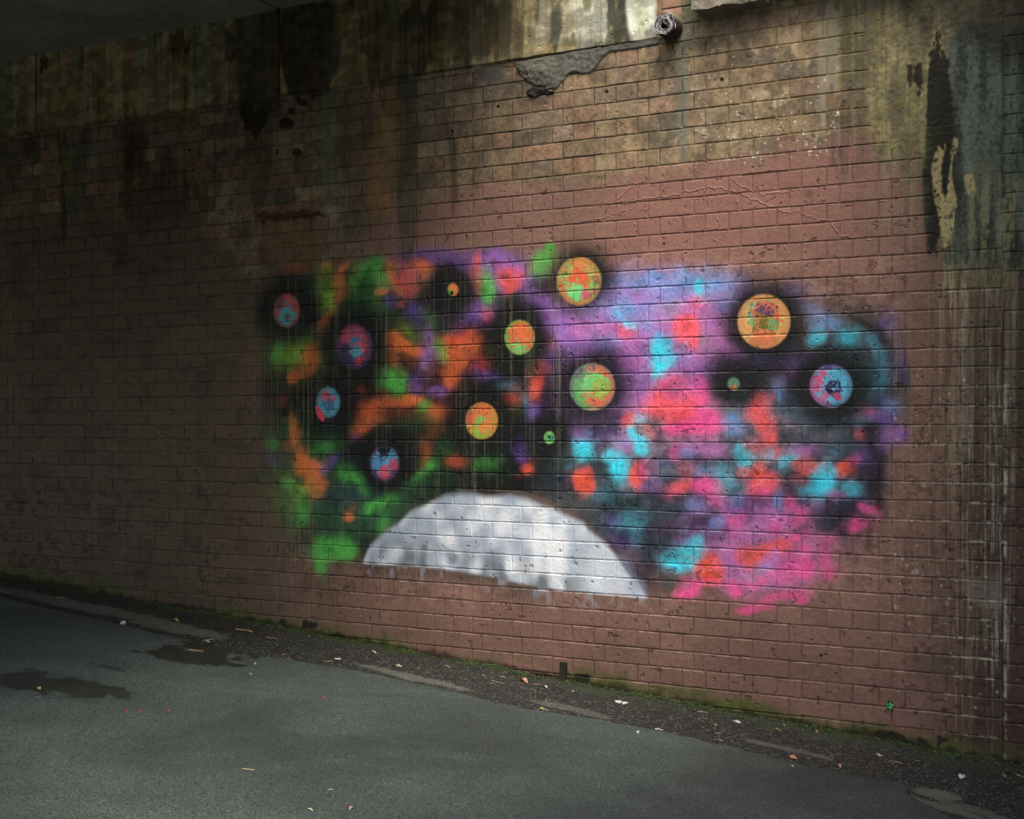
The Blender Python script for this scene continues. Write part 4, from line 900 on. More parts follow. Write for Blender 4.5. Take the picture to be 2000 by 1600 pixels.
WET = [(100,1336,.40,.17,.15,.85), (372,1283,.30,.16,.1,1.0), (420,1266,.24,.14,-.1,1.0), (215,1304,.12,.03,0,.7), (1840,1572,.17,.05,-.5,.8)]
M_ROAD = asphalt()

def strip_mat():
    m, nt, bs, L = new_mat('rough_old_asphalt')
    geo = nd(nt, 'ShaderNodeNewGeometry'); P = geo.outputs['Position']
    sep = nd(nt, 'ShaderNodeSeparateXYZ'); L.new(P, sep.inputs[0])
    vor = nd(nt, 'ShaderNodeTexVoronoi', Scale=105.0); L.new(P, vor.inputs['Vector'])
    sc = nd(nt, 'ShaderNodeSeparateColor'); L.new(vor.outputs['Color'], sc.inputs[0])
    r = ramp(nt, [(.0, (.006, .007, .006)), (.6, (.022, .024, .020)), (.84, (.055, .057, .05)), (.97, (.26, .25, .22))]); L.new(sc.outputs[0], r.inputs[0])
    vd = ramp(nt, [(.10, (1, 1, 1)), (.55, (.25, .25, .25))]); L.new(vor.outputs['Distance'], vd.inputs[0])
    mx = nd(nt, 'ShaderNodeMix', data_type='RGBA', blend_type='MULTIPLY'); mx.inputs['Factor'].default_value = 1
    L.new(r.outputs[0], mx.inputs[6]); L.new(vd.outputs[0], mx.inputs[7])
    mo = nd(nt, 'ShaderNodeTexNoise', Scale=6.0, Detail=6.0, Roughness=.65); L.new(P, mo.inputs['Vector'])
    # moss thickens towards the wall foot
    my = nd(nt, 'ShaderNodeMapRange'); my.inputs[1].default_value = -.30; my.inputs[2].default_value = -.01; my.inputs[3].default_value = -.10; my.inputs[4].default_value = .14; L.new(sep.outputs[1], my.inputs[0])
    ad = nd(nt, 'ShaderNodeMath', operation='ADD'); L.new(mo.outputs[0], ad.inputs[0]); L.new(my.outputs[0], ad.inputs[1])
    mf = nd(nt, 'ShaderNodeMapRange'); mf.inputs[1].default_value = .50; mf.inputs[2].default_value = .66; mf.inputs[4].default_value = .75; L.new(ad.outputs[0], mf.inputs[0])
    m2 = nd(nt, 'ShaderNodeMix', data_type='RGBA'); L.new(mf.outputs[0], m2.inputs[0]); L.new(mx.outputs[2], m2.inputs[6]); m2.inputs[7].default_value = (.022, .032, .010, 1)
    # worn smoother, greyer tongues of asphalt
    wet = None
    dn = nd(nt, 'ShaderNodeTexNoise', Scale=12.0, Detail=5.0, Roughness=.6); L.new(P, dn.inputs['Vector'])
    for (px_, py_, hx, hy, turn, s) in GREY:
        c = ground_pt(px_, py_)
        mp = nd(nt, 'ShaderNodeMapping'); mp.vector_type = 'TEXTURE'
        mp.inputs['Location'].default_value = c; mp.inputs['Rotation'].default_value = (0, 0, turn); mp.inputs['Scale'].default_value = (hx, hy, 50)
        L.new(P, mp.inputs['Vector'])
        ln = nd(nt, 'ShaderNodeVectorMath', operation='LENGTH'); L.new(mp.outputs[0], ln.inputs[0])
        a2 = nd(nt, 'ShaderNodeMath', operation='MULTIPLY_ADD'); L.new(dn.outputs[0], a2.inputs[0]); a2.inputs[1].default_value = 1.1; L.new(ln.outputs[1], a2.inputs[2])
        a = nd(nt, 'ShaderNodeMapRange'); a.interpolation_type = 'SMOOTHSTEP'; a.inputs[1].default_value = 1.32; a.inputs[2].default_value = 1.7; a.inputs[3].default_value = s; a.inputs[4].default_value = 0; L.new(a2.outputs[0], a.inputs[0])
        if wet is None: wet = a.outputs[0]
        else:
            mxx = nd(nt, 'ShaderNodeMath', operation='MAXIMUM'); L.new(wet, mxx.inputs[0]); L.new(a.outputs[0], mxx.inputs[1]); wet = mxx.outputs[0]
    fn = nd(nt, 'ShaderNodeTexNoise', Scale=260.0, Detail=2.0); L.new(P, fn.inputs['Vector'])
    gr = ramp(nt, [(.35, (.05, .053, .043)), (.65, (.15, .155, .13))]); L.new(fn.outputs[0], gr.inputs[0])
    m3 = nd(nt, 'ShaderNodeMix', data_type='RGBA'); L.new(wet, m3.inputs[0]); L.new(m2.outputs[2], m3.inputs[6]); L.new(gr.outputs[0], m3.inputs[7])
    L.new(m3.outputs[2], bs.inputs['Base Color'])
    bs.inputs['Roughness'].default_value = .75
    b = nd(nt, 'ShaderNodeBump'); b.inputs['Strength'].default_value = .9; b.inputs['Distance'].default_value = .006; b.invert = True
    L.new(vor.outputs['Distance'], b.inputs['Height']); L.new(b.outputs[0], bs.inputs['Normal'])
    return m
GREY = [(150,1178,1.05,.10,-.02,.85), (340,1222,.40,.11,-.06,.85), (800,1318,.36,.055,-.1,.8), (1120,1382,.22,.05,-.1,.6), (1490,1448,.10,.035,-.1,.6), (1560,1464,.16,.03,-.15,.6), (1830,1545,.10,.06,0,.9), (1850,1575,.22,.04,-.4,.8), (1940,1590,.25,.05,-.4,.7)]
M_STRIP = strip_mat()

# far ground, one large sheet under everything, reaching the horizon
def sheet(name, pts, mat):
    me = mesh_from(name, pts, [tuple(range(len(pts)))])
    return link(name, me, mat)
def gz_at(u): return SLOPE * max(-30.0, min(30.0, u))
fx = [-300, -30, 30, 300]
vv = []; ff = []
for i, x in enumerate(fx):
    vv += [(x, -300, gz_at(x) - .03), (x, 200, gz_at(x) - .03)]
for i in range(3): ff.append((2*i, 2*i+2, 2*i+3, 2*i+1))
tag(link('ground', mesh_from('ground', vv, ff), M_ROAD), kind='structure')

# the road: laid 12 mm thick over the older strip, ragged edge
vv = []; ff = []
us = list(np.arange(-30, -9, 1.0)) + list(np.arange(-9, 0.6, 0.012)) + list(np.arange(0.6, 30, 1.0))
for i, u in enumerate(us):
    e = edge_y(u)
    if -9 < u < .6:
        e += (noise.noise(Vector((u * 9, 0, 3))) * .018 + noise.noise(Vector((u * 40, 1, 3))) * .010 + noise.noise(Vector((u * 120, 1, 9))) * .005)
    g = SLOPE * u
    vv += [(u, -26, g - .0), (u, e - .03, g + .001), (u, e - .008, g), (u, e, g - .016)]
for i in range(len(us) - 1):
    a = 4 * i; b = a + 4
    for q in range(3): ff.append((a + q, b + q, b + q + 1, a + q + 1))
me = mesh_from('road', vv, ff, True)
tag(link('road', me, M_ROAD), kind='structure')

# the strip: real bumps
vv = []; ff = []
nu, nv = 900, 46
u0_, u1_ = -8.6, .4
for i in range(nu + 1):
    u = u0_ + (u1_ - u0_) * i / nu
    e = edge_y(u) - .05
    for j in range(nv + 1):
        y = e + (0.03 - e) * j / nv
        h = -.010 + noise.noise(Vector((u * 5, y * 5, 0))) * .007 + noise.noise(Vector((u * 38, y * 38, 1))) * .0045 + noise.noise(Vector((u * 90, y * 90, 1))) * .0035
        h += .012 * max(0, (y + .10) / .10) * (0.6 + noise.noise(Vector((u * 3, 0, 5))))
        vv.append((u, y, SLOPE * u + h))
for i in range(nu):
    for j in range(nv):
        a = i * (nv + 1) + j; ff.append((a, a + nv + 1, a + nv + 2, a + 1))
tag(link('gutter_strip', mesh_from('gutter_strip', vv, ff, True), M_STRIP), kind='structure')

# ------------------------------------------------------------------ brick wall
wall = empty('brick_wall', (-4.0, 0.0, 0.3))
tag(wall, 'long brick wall in English bond, brown paint below bare stained brick, carrying the spray painted planets mural', 'wall')
inv = Matrix.Translation((4.0, 0.0, -0.3))
WLOC = Vector((-4.0, 0.0, 0.3))
# mortar bed: one mesh behind the bricks
vv = []; ff = []
bedm = box_mesh('mortar_bed', U_L, U_END, .0034, .46, -.7, WALL_TOP)
bedm.transform(inv); link('mortar_bed', bedm, M_BED, wall)

def brick_mesh(w, h, rng, name='brick', n_long=3):
    """front: perimeter of 10 points, slightly irregular, chamfered"""
    hw, hh = w / 2, h / 2
    def ring(inset, y, jit):
        pts = []
        xs = [-1, -.35, .3, 1] if w > .15 else [-1, 0, 1]
        for s in xs: pts.append((s * (hw - inset), -(hh - inset)))
        pts.append(((hw - inset), 0))
        for s in reversed(xs): pts.append((s * (hw - inset), (hh - inset)))
        pts.append((-(hw - inset), 0))
        return [(x + rng.uniform(-jit, jit), y + rng.uniform(-.0004, .0004), z + rng.uniform(-jit, jit)) for x, z in pts]
    r0 = ring(.0026, .010, .0003); r1 = ring(.0030, .0020, .0011); r2 = ring(.0066, -.0004, .0018)
    n = len(r0)
    v = r0 + r1 + r2
    f = []
    for k in range(2):
        for i in range(n):
            a = k * n + i; b = k * n + (i + 1) % n
            f.append((a, b, b + n, a + n))
    f.append(tuple(range(2 * n, 3 * n)))
    return v, f

def proj_area(b):
    a, c, z0, z1 = b[:4]
    def px_(u): Zc = -u * ST + DW * CT; return 1000 + FPX * (u * CT + DW * ST) / Zc, Zc
    x0, Z0 = px_(a); x1, Z1 = px_(c)
    Zm = (Z0 + Z1) / 2
    ya = HY - (z1 - CZ) * FPX / Zm; yb = HY - (max(z0, ground_z((a + c) / 2)) - CZ) * FPX / Zm
    x0 = max(0, x0); x1 = min(2000, x1); ya = max(0, ya); yb = min(1600, yb)
    return max(0, x1 - x0) * max(0, yb - ya)
left = [b for b in bricks if b[4] == 0]
right = [b for b in bricks if b[4] == 1]

def lay(blist, parent, ploc, limit, seed, stuff_name='brickwork'):
    rng = random.Random(seed)
    order = sorted(range(len(blist)), key=lambda i: -proj_area(blist[i]))
    single = set(i for i in order[:limit] if proj_area(blist[i]) > 0)
    cache = {}
    SV, SF = [], []
    for i, b in enumerate(blist):
        a, c, z0, z1 = b[:4]
        w, h = c - a, z1 - z0
        if w < .02 or h < .02: continue
        cx_, cz_ = (a + c) / 2, (z0 + z1) / 2
        dy = rng.gauss(0, .0008); rx = rng.gauss(0, .008); rz_ = rng.gauss(0, .004); ry = rng.gauss(0, .0035)
        dz = rng.gauss(0, .0005)
        X_, Y_ = 1000 + FPX * (cx_ * CT + DW * ST) / (-cx_ * ST + DW * CT), HY - (cz_ - CZ) * FPX / (-cx_ * ST + DW * CT)
        # bricks whose faces have gone near the pavement
        for (qx, qy, rr_) in LOST:
            if abs(X_ - qx) < rr_ and abs(Y_ - qy) < 14: dy = .022
        M = Matrix.Translation((cx_, dy, cz_ + dz)) @ Matrix.Rotation(rx, 4, 'X') @ Matrix.Rotation(rz_, 4, 'Z') @ Matrix.Rotation(ry, 4, 'Y')
        M = Matrix.Translation(-ploc) @ M
        if i in single:
            key = (round(w, 3), round(h, 3), rng.randrange(9))
            if key not in cache:
                v, f = brick_mesh(w, h, rng)
                me = mesh_from('brick', v, f); me.materials.append(M_WALL); cache[key] = me
            o = bpy.data.objects.new('brick', cache[key]); COL.objects.link(o); o.parent = parent
            o.matrix_local = M
        else:
            v, f = brick_mesh(w, h, rng)
            base = len(SV)
            SV += [tuple(M @ Vector(p)) for p in v]
            SF += [tuple(q + base for q in t) for t in f]
    if SV:
        o = link(stuff_name, mesh_from(stuff_name, SV, SF), M_WALL, parent)
        o['kind'] = 'stuff'
LOST = [(1738, 1442, 30), (1835, 1450, 14), (1800, 1450, 14), (608, 1218, 12)]
lay(left, wall, WLOC, 300, 3)

pier = empty('brick_pier', (0.2, 0.0, 0.0))
tag(pier, 'dark lime streaked end section of brick wall beyond the straight joint at the right edge', 'wall')
bedm = box_mesh('mortar_bed', U_END + .002, U_R, .0034, .46, -.7, WALL_TOP)
bedm.transform(Matrix.Translation((-.2, 0, 0))); link('mortar_bed', bedm, M_BED, pier)
lay(right, pier, Vector((.2, 0, 0)), 300, 4)

# ------------------------------------------------------------------ concrete band in precast lengths + soffit slabs
JOINTS = [wall_u(547) + 2.01 * n for n in range(-3, 1)]
band_o = empty('concrete_beam', (-6.0, 0, Z_BAND))
tag(band_o, 'rain streaked concrete beam along the top of the brick wall, under the dark soffit', 'beam')
edges_ = [U_L] + [j for j in JOINTS if j > U_L] + [U_BAND]
for a, b in zip(edges_[:-1], edges_[1:]):
    me = box_mesh('concrete_panel', a + .009, b - .009, -.012, .40, Z_BAND + .001, Z_SOFF + .02, .003)
    # subdivide the lower edge a little so that it is not ruler straight
    bm = bmesh.new(); bm.from_mesh(me)
    bmesh.ops.subdivide_edges(bm, edges=[e for e in bm.edges if abs(e.verts[0].co.x - e.verts[1].co.x) > .3], cuts=40, use_grid_fill=True)
    for v in bm.verts:
        if v.co.z < Z_BAND + .02:
            v.co.z += noise.noise(Vector((v.co.x * 14, 0, 2))) * .006
        if v.co.y < 0: v.co.y += noise.noise(Vector((v.co.x * 5, v.co.z * 5, 0))) * .003
    bm.to_mesh(me); bm.free()
    me.transform(Matrix.Translation((6.0, 0, -Z_BAND)))
    link('concrete_panel', me, M_BAND, band_o)
me = box_mesh('joint_filler', U_L, U_BAND - .02, .02, .38, Z_BAND + .01, Z_SOFF, 0); me.transform(Matrix.Translation((6.0, 0, -Z_BAND)))
link('joint_filler', me, M_HOLE, band_o)

DECK_END = -3.25
deck = empty('bridge_deck', (-8, -3, Z_SOFF))
tag(deck, 'dark underside of the concrete bridge deck in wide slabs, upper left above the beam', 'bridge')
dj = [-30.0, -20.0] + [j for j in [wall_u(547) + 2.01 * n for n in range(-6, 1)]] + [DECK_END]
for a, b in zip(dj[:-1], dj[1:]):
    me = box_mesh('soffit_slab', a + .008, b - .008, -8.2, .42, Z_SOFF + RNG.uniform(0, .006), Z_SOFF + .6, .012)
    me.transform(Matrix.Translation((8, 3, -Z_SOFF)))
    link('soffit_slab', me, M_SOFF, deck)
me = box_mesh('deck_topping', -30, DECK_END - .02, -8.1, .40, Z_SOFF + .02, Z_SOFF + .7); me.transform(Matrix.Translation((8, 3, -Z_SOFF)))
link('deck_topping', me, M_CONC, deck)

deck2 = empty('second_bridge_deck', (3, -3, Z_SOFF + .5)); deck2.name = 'bridge_span'
tag(deck2, 'second concrete bridge span to the right of the open gap, above the wall', 'bridge')
me = box_mesh('soffit_slab', -.75, 14, -9, .5, Z_SOFF + .25, Z_SOFF + 1.1, .02); me.transform(Matrix.Translation((-3, 3, -Z_SOFF - .5)))
link('soffit_slab', me, M_SOFF, deck2)

# unseen wall behind the camera, added to block low sky light
far = link('low_sky_blocker', box_mesh('low_sky_blocker', -30, 30.0, -16.6, -16.1, -3, 2.0), M_CONC)
tag(far, 'added plain concrete wall across the lane, unseen, blocking low sky light', 'wall')

# ------------------------------------------------------------------ torn cement render, black hole-shade patch and rubble under the beam
def point_in(poly, x, y):
    c = False; n = len(poly)
    for i in range(n):
        x1, y1 = poly[i]; x2, y2 = poly[(i + 1) % n]
        if (y1 > y) != (y2 > y) and x < (x2 - x1) * (y - y1) / (y2 - y1) + x1: c = not c
    return c
def edge_dist(poly, x, y):
    d = 9e9; n = len(poly)
    for i in range(n):
        x1, y1 = poly[i]; x2, y2 = poly[(i + 1) % n]
        L = (x2 - x1)**2 + (y2 - y1)**2
        t = max(0, min(1, ((x - x1) * (x2 - x1) + (y - y1) * (y2 - y1)) / L))
        d = min(d, math.hypot(x - x1 - t * (x2 - x1), y - y1 - t * (y2 - y1)))
    return d
def slab(name, pix, mat, parent, thick, step=.006, rough=.002, seed=0, bulge=None, label=None):
    poly = [wall_pt(x, y) for x, y in pix]
    # ragged outline
    rag = []
    for i in range(len(poly)):
        a = poly[i]; b = poly[(i + 1) % len(poly)]
        n = max(1, int(math.hypot(b[0] - a[0], b[1] - a[1]) / .012))
        for q in range(n):
            t = q / n; x = a[0] + (b[0] - a[0]) * t; y = a[1] + (b[1] - a[1]) * t
            rag.append((x + noise.noise(Vector((x * 60, y * 60, seed))) * .006, y + noise.noise(Vector((x * 60, y * 60, seed + 9))) * .006))
    xs = [p[0] for p in rag]; ys = [p[1] for p in rag]
    nx = int((max(xs) - min(xs)) / step) + 2; ny = int((max(ys) - min(ys)) / step) + 2
    idx = {}; V = []; F = []
    def vert(i, j):
        if (i, j) in idx: return idx[(i, j)]
        x = min(xs) + i * step; z = min(ys) + j * step
        d = edge_dist(rag, x, z); ins = point_in(rag, x, z)
        t = min(1, d / .010) if ins else 0
        h = thick * (t * (2 - t)) + (noise.noise(Vector((x * 45, z * 45, seed))) * rough + noise.noise(Vector((x * 140, z * 140, seed))) * rough * .5) * t
        if bulge:
            bx, bz = wall_pt(bulge[0], bulge[1]); h += bulge[3] * max(0, 1 - math.hypot(x - bx, z - bz) / bulge[2]) * t
        idx[(i, j)] = len(V); V.append((x, .0035 - h, z)); return idx[(i, j)]
    for i in range(nx):
        for j in range(ny):
            if point_in(rag, min(xs) + (i + .5) * step, min(ys) + (j + .5) * step):
                F.append((vert(i, j), vert(i + 1, j), vert(i + 1, j + 1), vert(i, j + 1)))
    me = mesh_from(name, V, F, True); me.transform(inv)
    o = link(name, me, mat, parent)
    if label: o['label'] = label
    return o
slab('cement_patch', [(1006,121),(1050,113),(1130,98),(1210,84),(1290,70),(1287,88),(1240,97),(1190,104),(1176,118),(1158,142),(1137,147),(1120,141),(1108,150),(1100,160),(1086,176),(1068,172),(1048,170),(1030,162),(1016,148),(1008,134)], M_CEM, wall, .011, .006, .005, 1, (1060,140,.09,.014), 'torn grey cement render smeared over the top bricks')
slab('cement_patch', [(924,134),(950,128),(982,130),(984,146),(974,162),(958,169),(944,158),(930,146)], M_CEM, wall, .004, .006, .001, 2, None, 'small round grey cement smear')
slab('hole_shade_patch', [(1029,176),(1040,168),(1056,172),(1070,171),(1084,180),(1074,187),(1058,185),(1048,193),(1036,190),(1027,184)], M_HOLE, wall, .013, .005, .010, 3, None, 'black patch for the shaded inside of a hole below the torn render')  # slab stands proud; the hole's shade is its black colour

# the seepage crust stands proud of the bricks and hides their joints
CR = [(1690,-60),(1686,40),(1694,130),(1688,190),(1702,250),(1716,262),(1740,300),(1752,290),(1778,318),(1792,300),(1810,322),(1818,372),(1824,420),(1826,478),(1838,492),(1860,486),(1880,500),(1902,484),(1920,470),(1940,476),(1961,462),(1961,-60)]
slab('lime_crust', CR, M_BED, wall, .0055, .008, .0030, 5, None, 'mossy lime crust of seepage running down over the bricks')

def lump(r, rng, sub=1, sq=1.0):
    bm = bmesh.new(); bmesh.ops.create_icosphere(bm, subdivisions=sub, radius=r)
    s = rng.uniform(0, 99)
    for v in bm.verts:
        v.co *= 1 + noise.noise(v.co / r * 1.3 + Vector((s, s, s))) * .55
        v.co.z *= sq
    return bm
def add_bm(dst_v, dst_f, bm, M):
    base = len(dst_v); bm.verts.index_update()
    for v in bm.verts: dst_v.append(tuple(M @ v.co))
    for f in bm.faces: dst_f.append(tuple(v.index + base for v in f.verts))
    bm.free()
V = []; F = []
rg2 = random.Random(4)
for q in range(34):
    x = rg2.uniform(1012, 1082); y = 136 + (x - 1012) * .55 + rg2.uniform(-9, 9)
    u, z = wall_pt(x, y); add_bm(V, F, lump(rg2.uniform(.004, .009), rg2), Matrix.Translation((u, -.008, z)))
me = mesh_from('rubble', V, F, True); me.transform(inv); o = link('rubble', me, M_CEM, wall); o['kind'] = 'stuff'

# ------------------------------------------------------------------ stone ledge
ledge = empty('stone_ledge', (-1.9, -.05, CZ + 1.99))
tag(ledge, 'rough stone ledge jutting from the wall top right of the wire stuffed spout', 'ledge')
def rough_block(name, u0, u1, z0, z1, y0, amp, seed, parent, ploc, mat, step=.018):
    nx = max(2, int((u1 - u0) / step)); nz = max(2, int((z1 - z0) / step)); ny = max(2, int((.1 - y0) / step))
    bm = bmesh.new()
    bmesh.ops.create_cube(bm, size=1)
    me = bpy.data.meshes.new('t'); bm.to_mesh(me); bm.free()
    V = []; F = []
    def face(P, n, m):
        base = len(V)
        for i in range(n + 1):
            for j in range(m + 1): V.append(P(i / n, j / m))
        for i in range(n):
            for j in range(m):
                a = base + i * (m + 1) + j; F.append((a, a + m + 1, a + m + 2, a + 1))
    lu = lambda t: u0 + (u1 - u0) * t
    face(lambda s, t: (lu(s), y0, z0 + (z1 - z0) * t), nx, nz)
    face(lambda s, t: (lu(s), .1 + (y0 - .1) * t, z0), nx, ny)
    face(lambda s, t: (lu(s), y0 + (.1 - y0) * t, z1), nx, ny)
    face(lambda s, t: (u0, .1 + (y0 - .1) * s, z0 + (z1 - z0) * t), ny, nz)
    face(lambda s, t: (u1, y0 + (.1 - y0) * s, z0 + (z1 - z0) * t), ny, nz)
    W = []
    for x, y, z in V:
        p = Vector((x * 9 + seed, y * 9, z * 9)); q = p * 3.1
        d = Vector((noise.noise(p), noise.noise(p + Vector((5, 0, 0))), noise.noise(p + Vector((0, 7, 0))))) * amp + Vector((noise.noise(q), noise.noise(q + Vector((5, 0, 0))), noise.noise(q + Vector((0, 7, 0))))) * amp * .5
        if y > .09: d = Vector((0, 0, 0))
        W.append(Vector((x, y, z)) + d - ploc)
    me = mesh_from(name, W, F, True)
    return link(name, me, mat, parent)
LP = Vector((-1.9, -.05, CZ + 1.99))
rough_block('ledge_stone', wall_u(1366), wall_u(1510), CZ + 2.00, CZ + 2.22, -.115, .016, 1, ledge, LP, M_STONE)
rough_block('ledge_stone', wall_u(1513), wall_u(1640), CZ + 2.025, CZ + 2.23, -.09, .010, 7, ledge, LP, M_STONE)
rough_block('ledge_stone', wall_u(1643), wall_u(1800), CZ + 2.03, CZ + 2.23, -.10, .010, 13, ledge, LP, M_STONE)

# ------------------------------------------------------------------ drain spout stuffed with wire
def tube(points, r, seg=6, taper=None, closed=False):
    V = []; F = []; n = len(points)
    for i, p in enumerate(points):
        a = points[max(0, i - 1)]; b = points[min(n - 1, i + 1)]
        t = (Vector(b) - Vector(a)); t = t.normalized() if t.length > 1e-9 else Vector((0, 0, 1))
        s = t.orthogonal().normalized() if i == 0 else (s - t * s.dot(t)).normalized()
        w = t.cross(s); rr_ = r * (taper[i] if taper else 1)
        for k in range(seg):
            an = 2 * math.pi * k / seg
            V.append(tuple(Vector(p) + (s * math.cos(an) + w * math.sin(an)) * rr_))
    for i in range(n - 1):
        for k in range(seg):
            a = i * seg + k; b = i * seg + (k + 1) % seg
            F.append((a, b, b + seg, a + seg))
    F.append(tuple(range(seg))[::-1]); F.append(tuple((n - 1) * seg + k for k in range(seg)))
    return V, F
su, sz = wall_pt(1313, 58)
sp = empty('drain_spout', (su, -.01, sz))
tag(sp, 'round black drain spout stuffed with a tangle of wire, at the concrete beam end', 'drain pipe')
V = []; F = []
prof = [(.05, .040), (-.085, .040), (-.088, .043), (-.090, .048), (-.088, .054), (-.080, .057), (-.04, .056), (.05, .056)]
sg = 28
for (y, r) in prof:
    for k in range(sg):
        a = 2 * math.pi * k / sg; V.append((r * math.cos(a), y, r * math.sin(a)))
for i in range(len(prof) - 1):
    for k in range(sg):
        a = i * sg + k; b = i * sg + (k + 1) % sg; F.append((a, b, b + sg, a + sg))
link('pipe', mesh_from('pipe', V, F, True), M_RUST, sp)
V = [( .041 * math.cos(2 * math.pi * k / sg), -.045, .041 * math.sin(2 * math.pi * k / sg)) for k in range(sg)]
link('pipe_plug', mesh_from('pipe_plug', V, [tuple(range(sg))]), M_HOLE, sp)
rg3 = random.Random(12)
for q in range(15):
    R0 = rg3.uniform(.030, .060); c = Vector((rg3.uniform(-.012, .012), -.088 + rg3.uniform(-.016, .004), rg3.uniform(-.014, .012)))
    t1 = Vector((1, rg3.uniform(-.5, .5), rg3.uniform(-.3, .3))).normalized(); t2 = Vector((rg3.uniform(-.4, .4), rg3.uniform(-.6, .6), 1)).normalized()
    a0 = rg3.uniform(0, 6.28); sp_ = rg3.uniform(2.2, 5.8); pts = []
    for i in range(22):
        a = a0 + sp_ * i / 21
        pts.append(c + t1 * R0 * math.cos(a) + t2 * R0 * math.sin(a) + Vector((0, noise.noise(Vector((i * .3, q, 0))) * .012, noise.noise(Vector((i * .3, q, 4))) * .01)))
    v, f = tube(pts, .0019, 5); link('wire', mesh_from('wire', v, f, True), M_WIRE, sp)
v, f = tube([Vector((.012, -.097, .016)) + Vector((math.cos(a) * .016, -.004 * math.cos(a), math.sin(a) * .018)) for a in [i * .35 for i in range(19)]], .0022, 6)
link('wire_ring', mesh_from('wire_ring', v, f, True), M_WIRE, sp)
for q in range(5):
    x = rg3.uniform(-.03, .03); L = rg3.uniform(.05, .12)
    pts = [Vector((x + noise.noise(Vector((i * .4, q, 0))) * .01, -.06 + i * .006, -.05 - L * i / 8)) for i in range(9)]
    v, f = tube(pts, .003, 4, [1 - i * .09 for i in range(9)]); link('hanging_root', mesh_from('hanging_root', v, f), M_RUST, sp)

# ------------------------------------------------------------------ ground level helper
def strip_h(u, y):
    h = -.010 + noise.noise(Vector((u * 5, y * 5, 0))) * .007 + noise.noise(Vector((u * 38, y * 38, 1))) * .0045 + noise.noise(Vector((u * 90, y * 90, 1))) * .0035
    return h + .012 * max(0, (y + .10) / .10) * (0.6 + noise.noise(Vector((u * 3, 0, 5))))
def ground_h(u, y):
    return SLOPE * u + (0.0 if y < edge_y(u) - .006 else strip_h(u, y))

# iron stub at the wall foot
gx, gy, gzz = ground_pt(1103, 1345)
su2 = wall_u(1103)
stub = link('iron_stub', box_mesh('iron_stub', -.018, .018, -.012, .012, -.03, .095, .003), M_HOLE, None, (su2, -.016, ground_h(su2, -.02)))
tag(stub, 'black rusted iron stub standing in the moss at the wall foot below the white dome', 'iron stub')

# little fern growing from a hole
fu, fz = wall_pt(1739, 1378)
fern = empty('fern_sprig', (fu, -.004, fz))
tag(fern, 'tiny bright green fern sprouting from a dark hole in the brown bricks, lower right', 'plant')
V = []; F = []
bm = lump(.019, random.Random(3), 2)
M = Matrix.Diagonal((.9, .22, 1.25, 1)); add_bm(V, F, bm, M)
link('dark_hole_lump', mesh_from('dark_hole_lump', V, F, True), M_HOLE, fern)  # black lump in place of the shaded inside of the hole
def leaf_blade(L, W, seg, bend, cup, rng, pointed=True):
    V = []; F = []
    ph = rng.uniform(0, 6)
    for i in range(seg + 1):
        t = i / seg
        w = W * (math.sin(math.pi * min(.98, t * .92 + .04)) ** (.75 if pointed else .45))
        x = L * (t - .5); sway = math.sin(t * 3 + ph) * L * bend * .35
        z = math.sin(math.pi * t) * L * bend
        V += [(x, sway - w / 2, z + cup * w), (x, sway, z), (x, sway + w / 2, z + cup * w)]
    for i in range(seg):
        a = 3 * i; F += [(a, a + 3, a + 4, a + 1), (a + 1, a + 4, a + 5, a + 2)]
    return V, F
for q, (an, L) in enumerate(((80, .016), (20, .017), (140, .015), (-30, .016), (200, .017), (-80, .018), (110, .010))):
    v, f = leaf_blade(L, L * .62, 5, .15, .2, RNG, False)
    me = mesh_from('leaf', v, f, True)
    me.transform(Matrix.Rotation(math.radians(-an), 4, 'Y') @ Matrix.Translation((L * .62, 0, 0)) @ Matrix.Rotation(math.radians(75), 4, 'X'))
    me.transform(Matrix.Translation((0, -.008, 0)))
    link('leaf', me, M_LEAF['green'], fern)

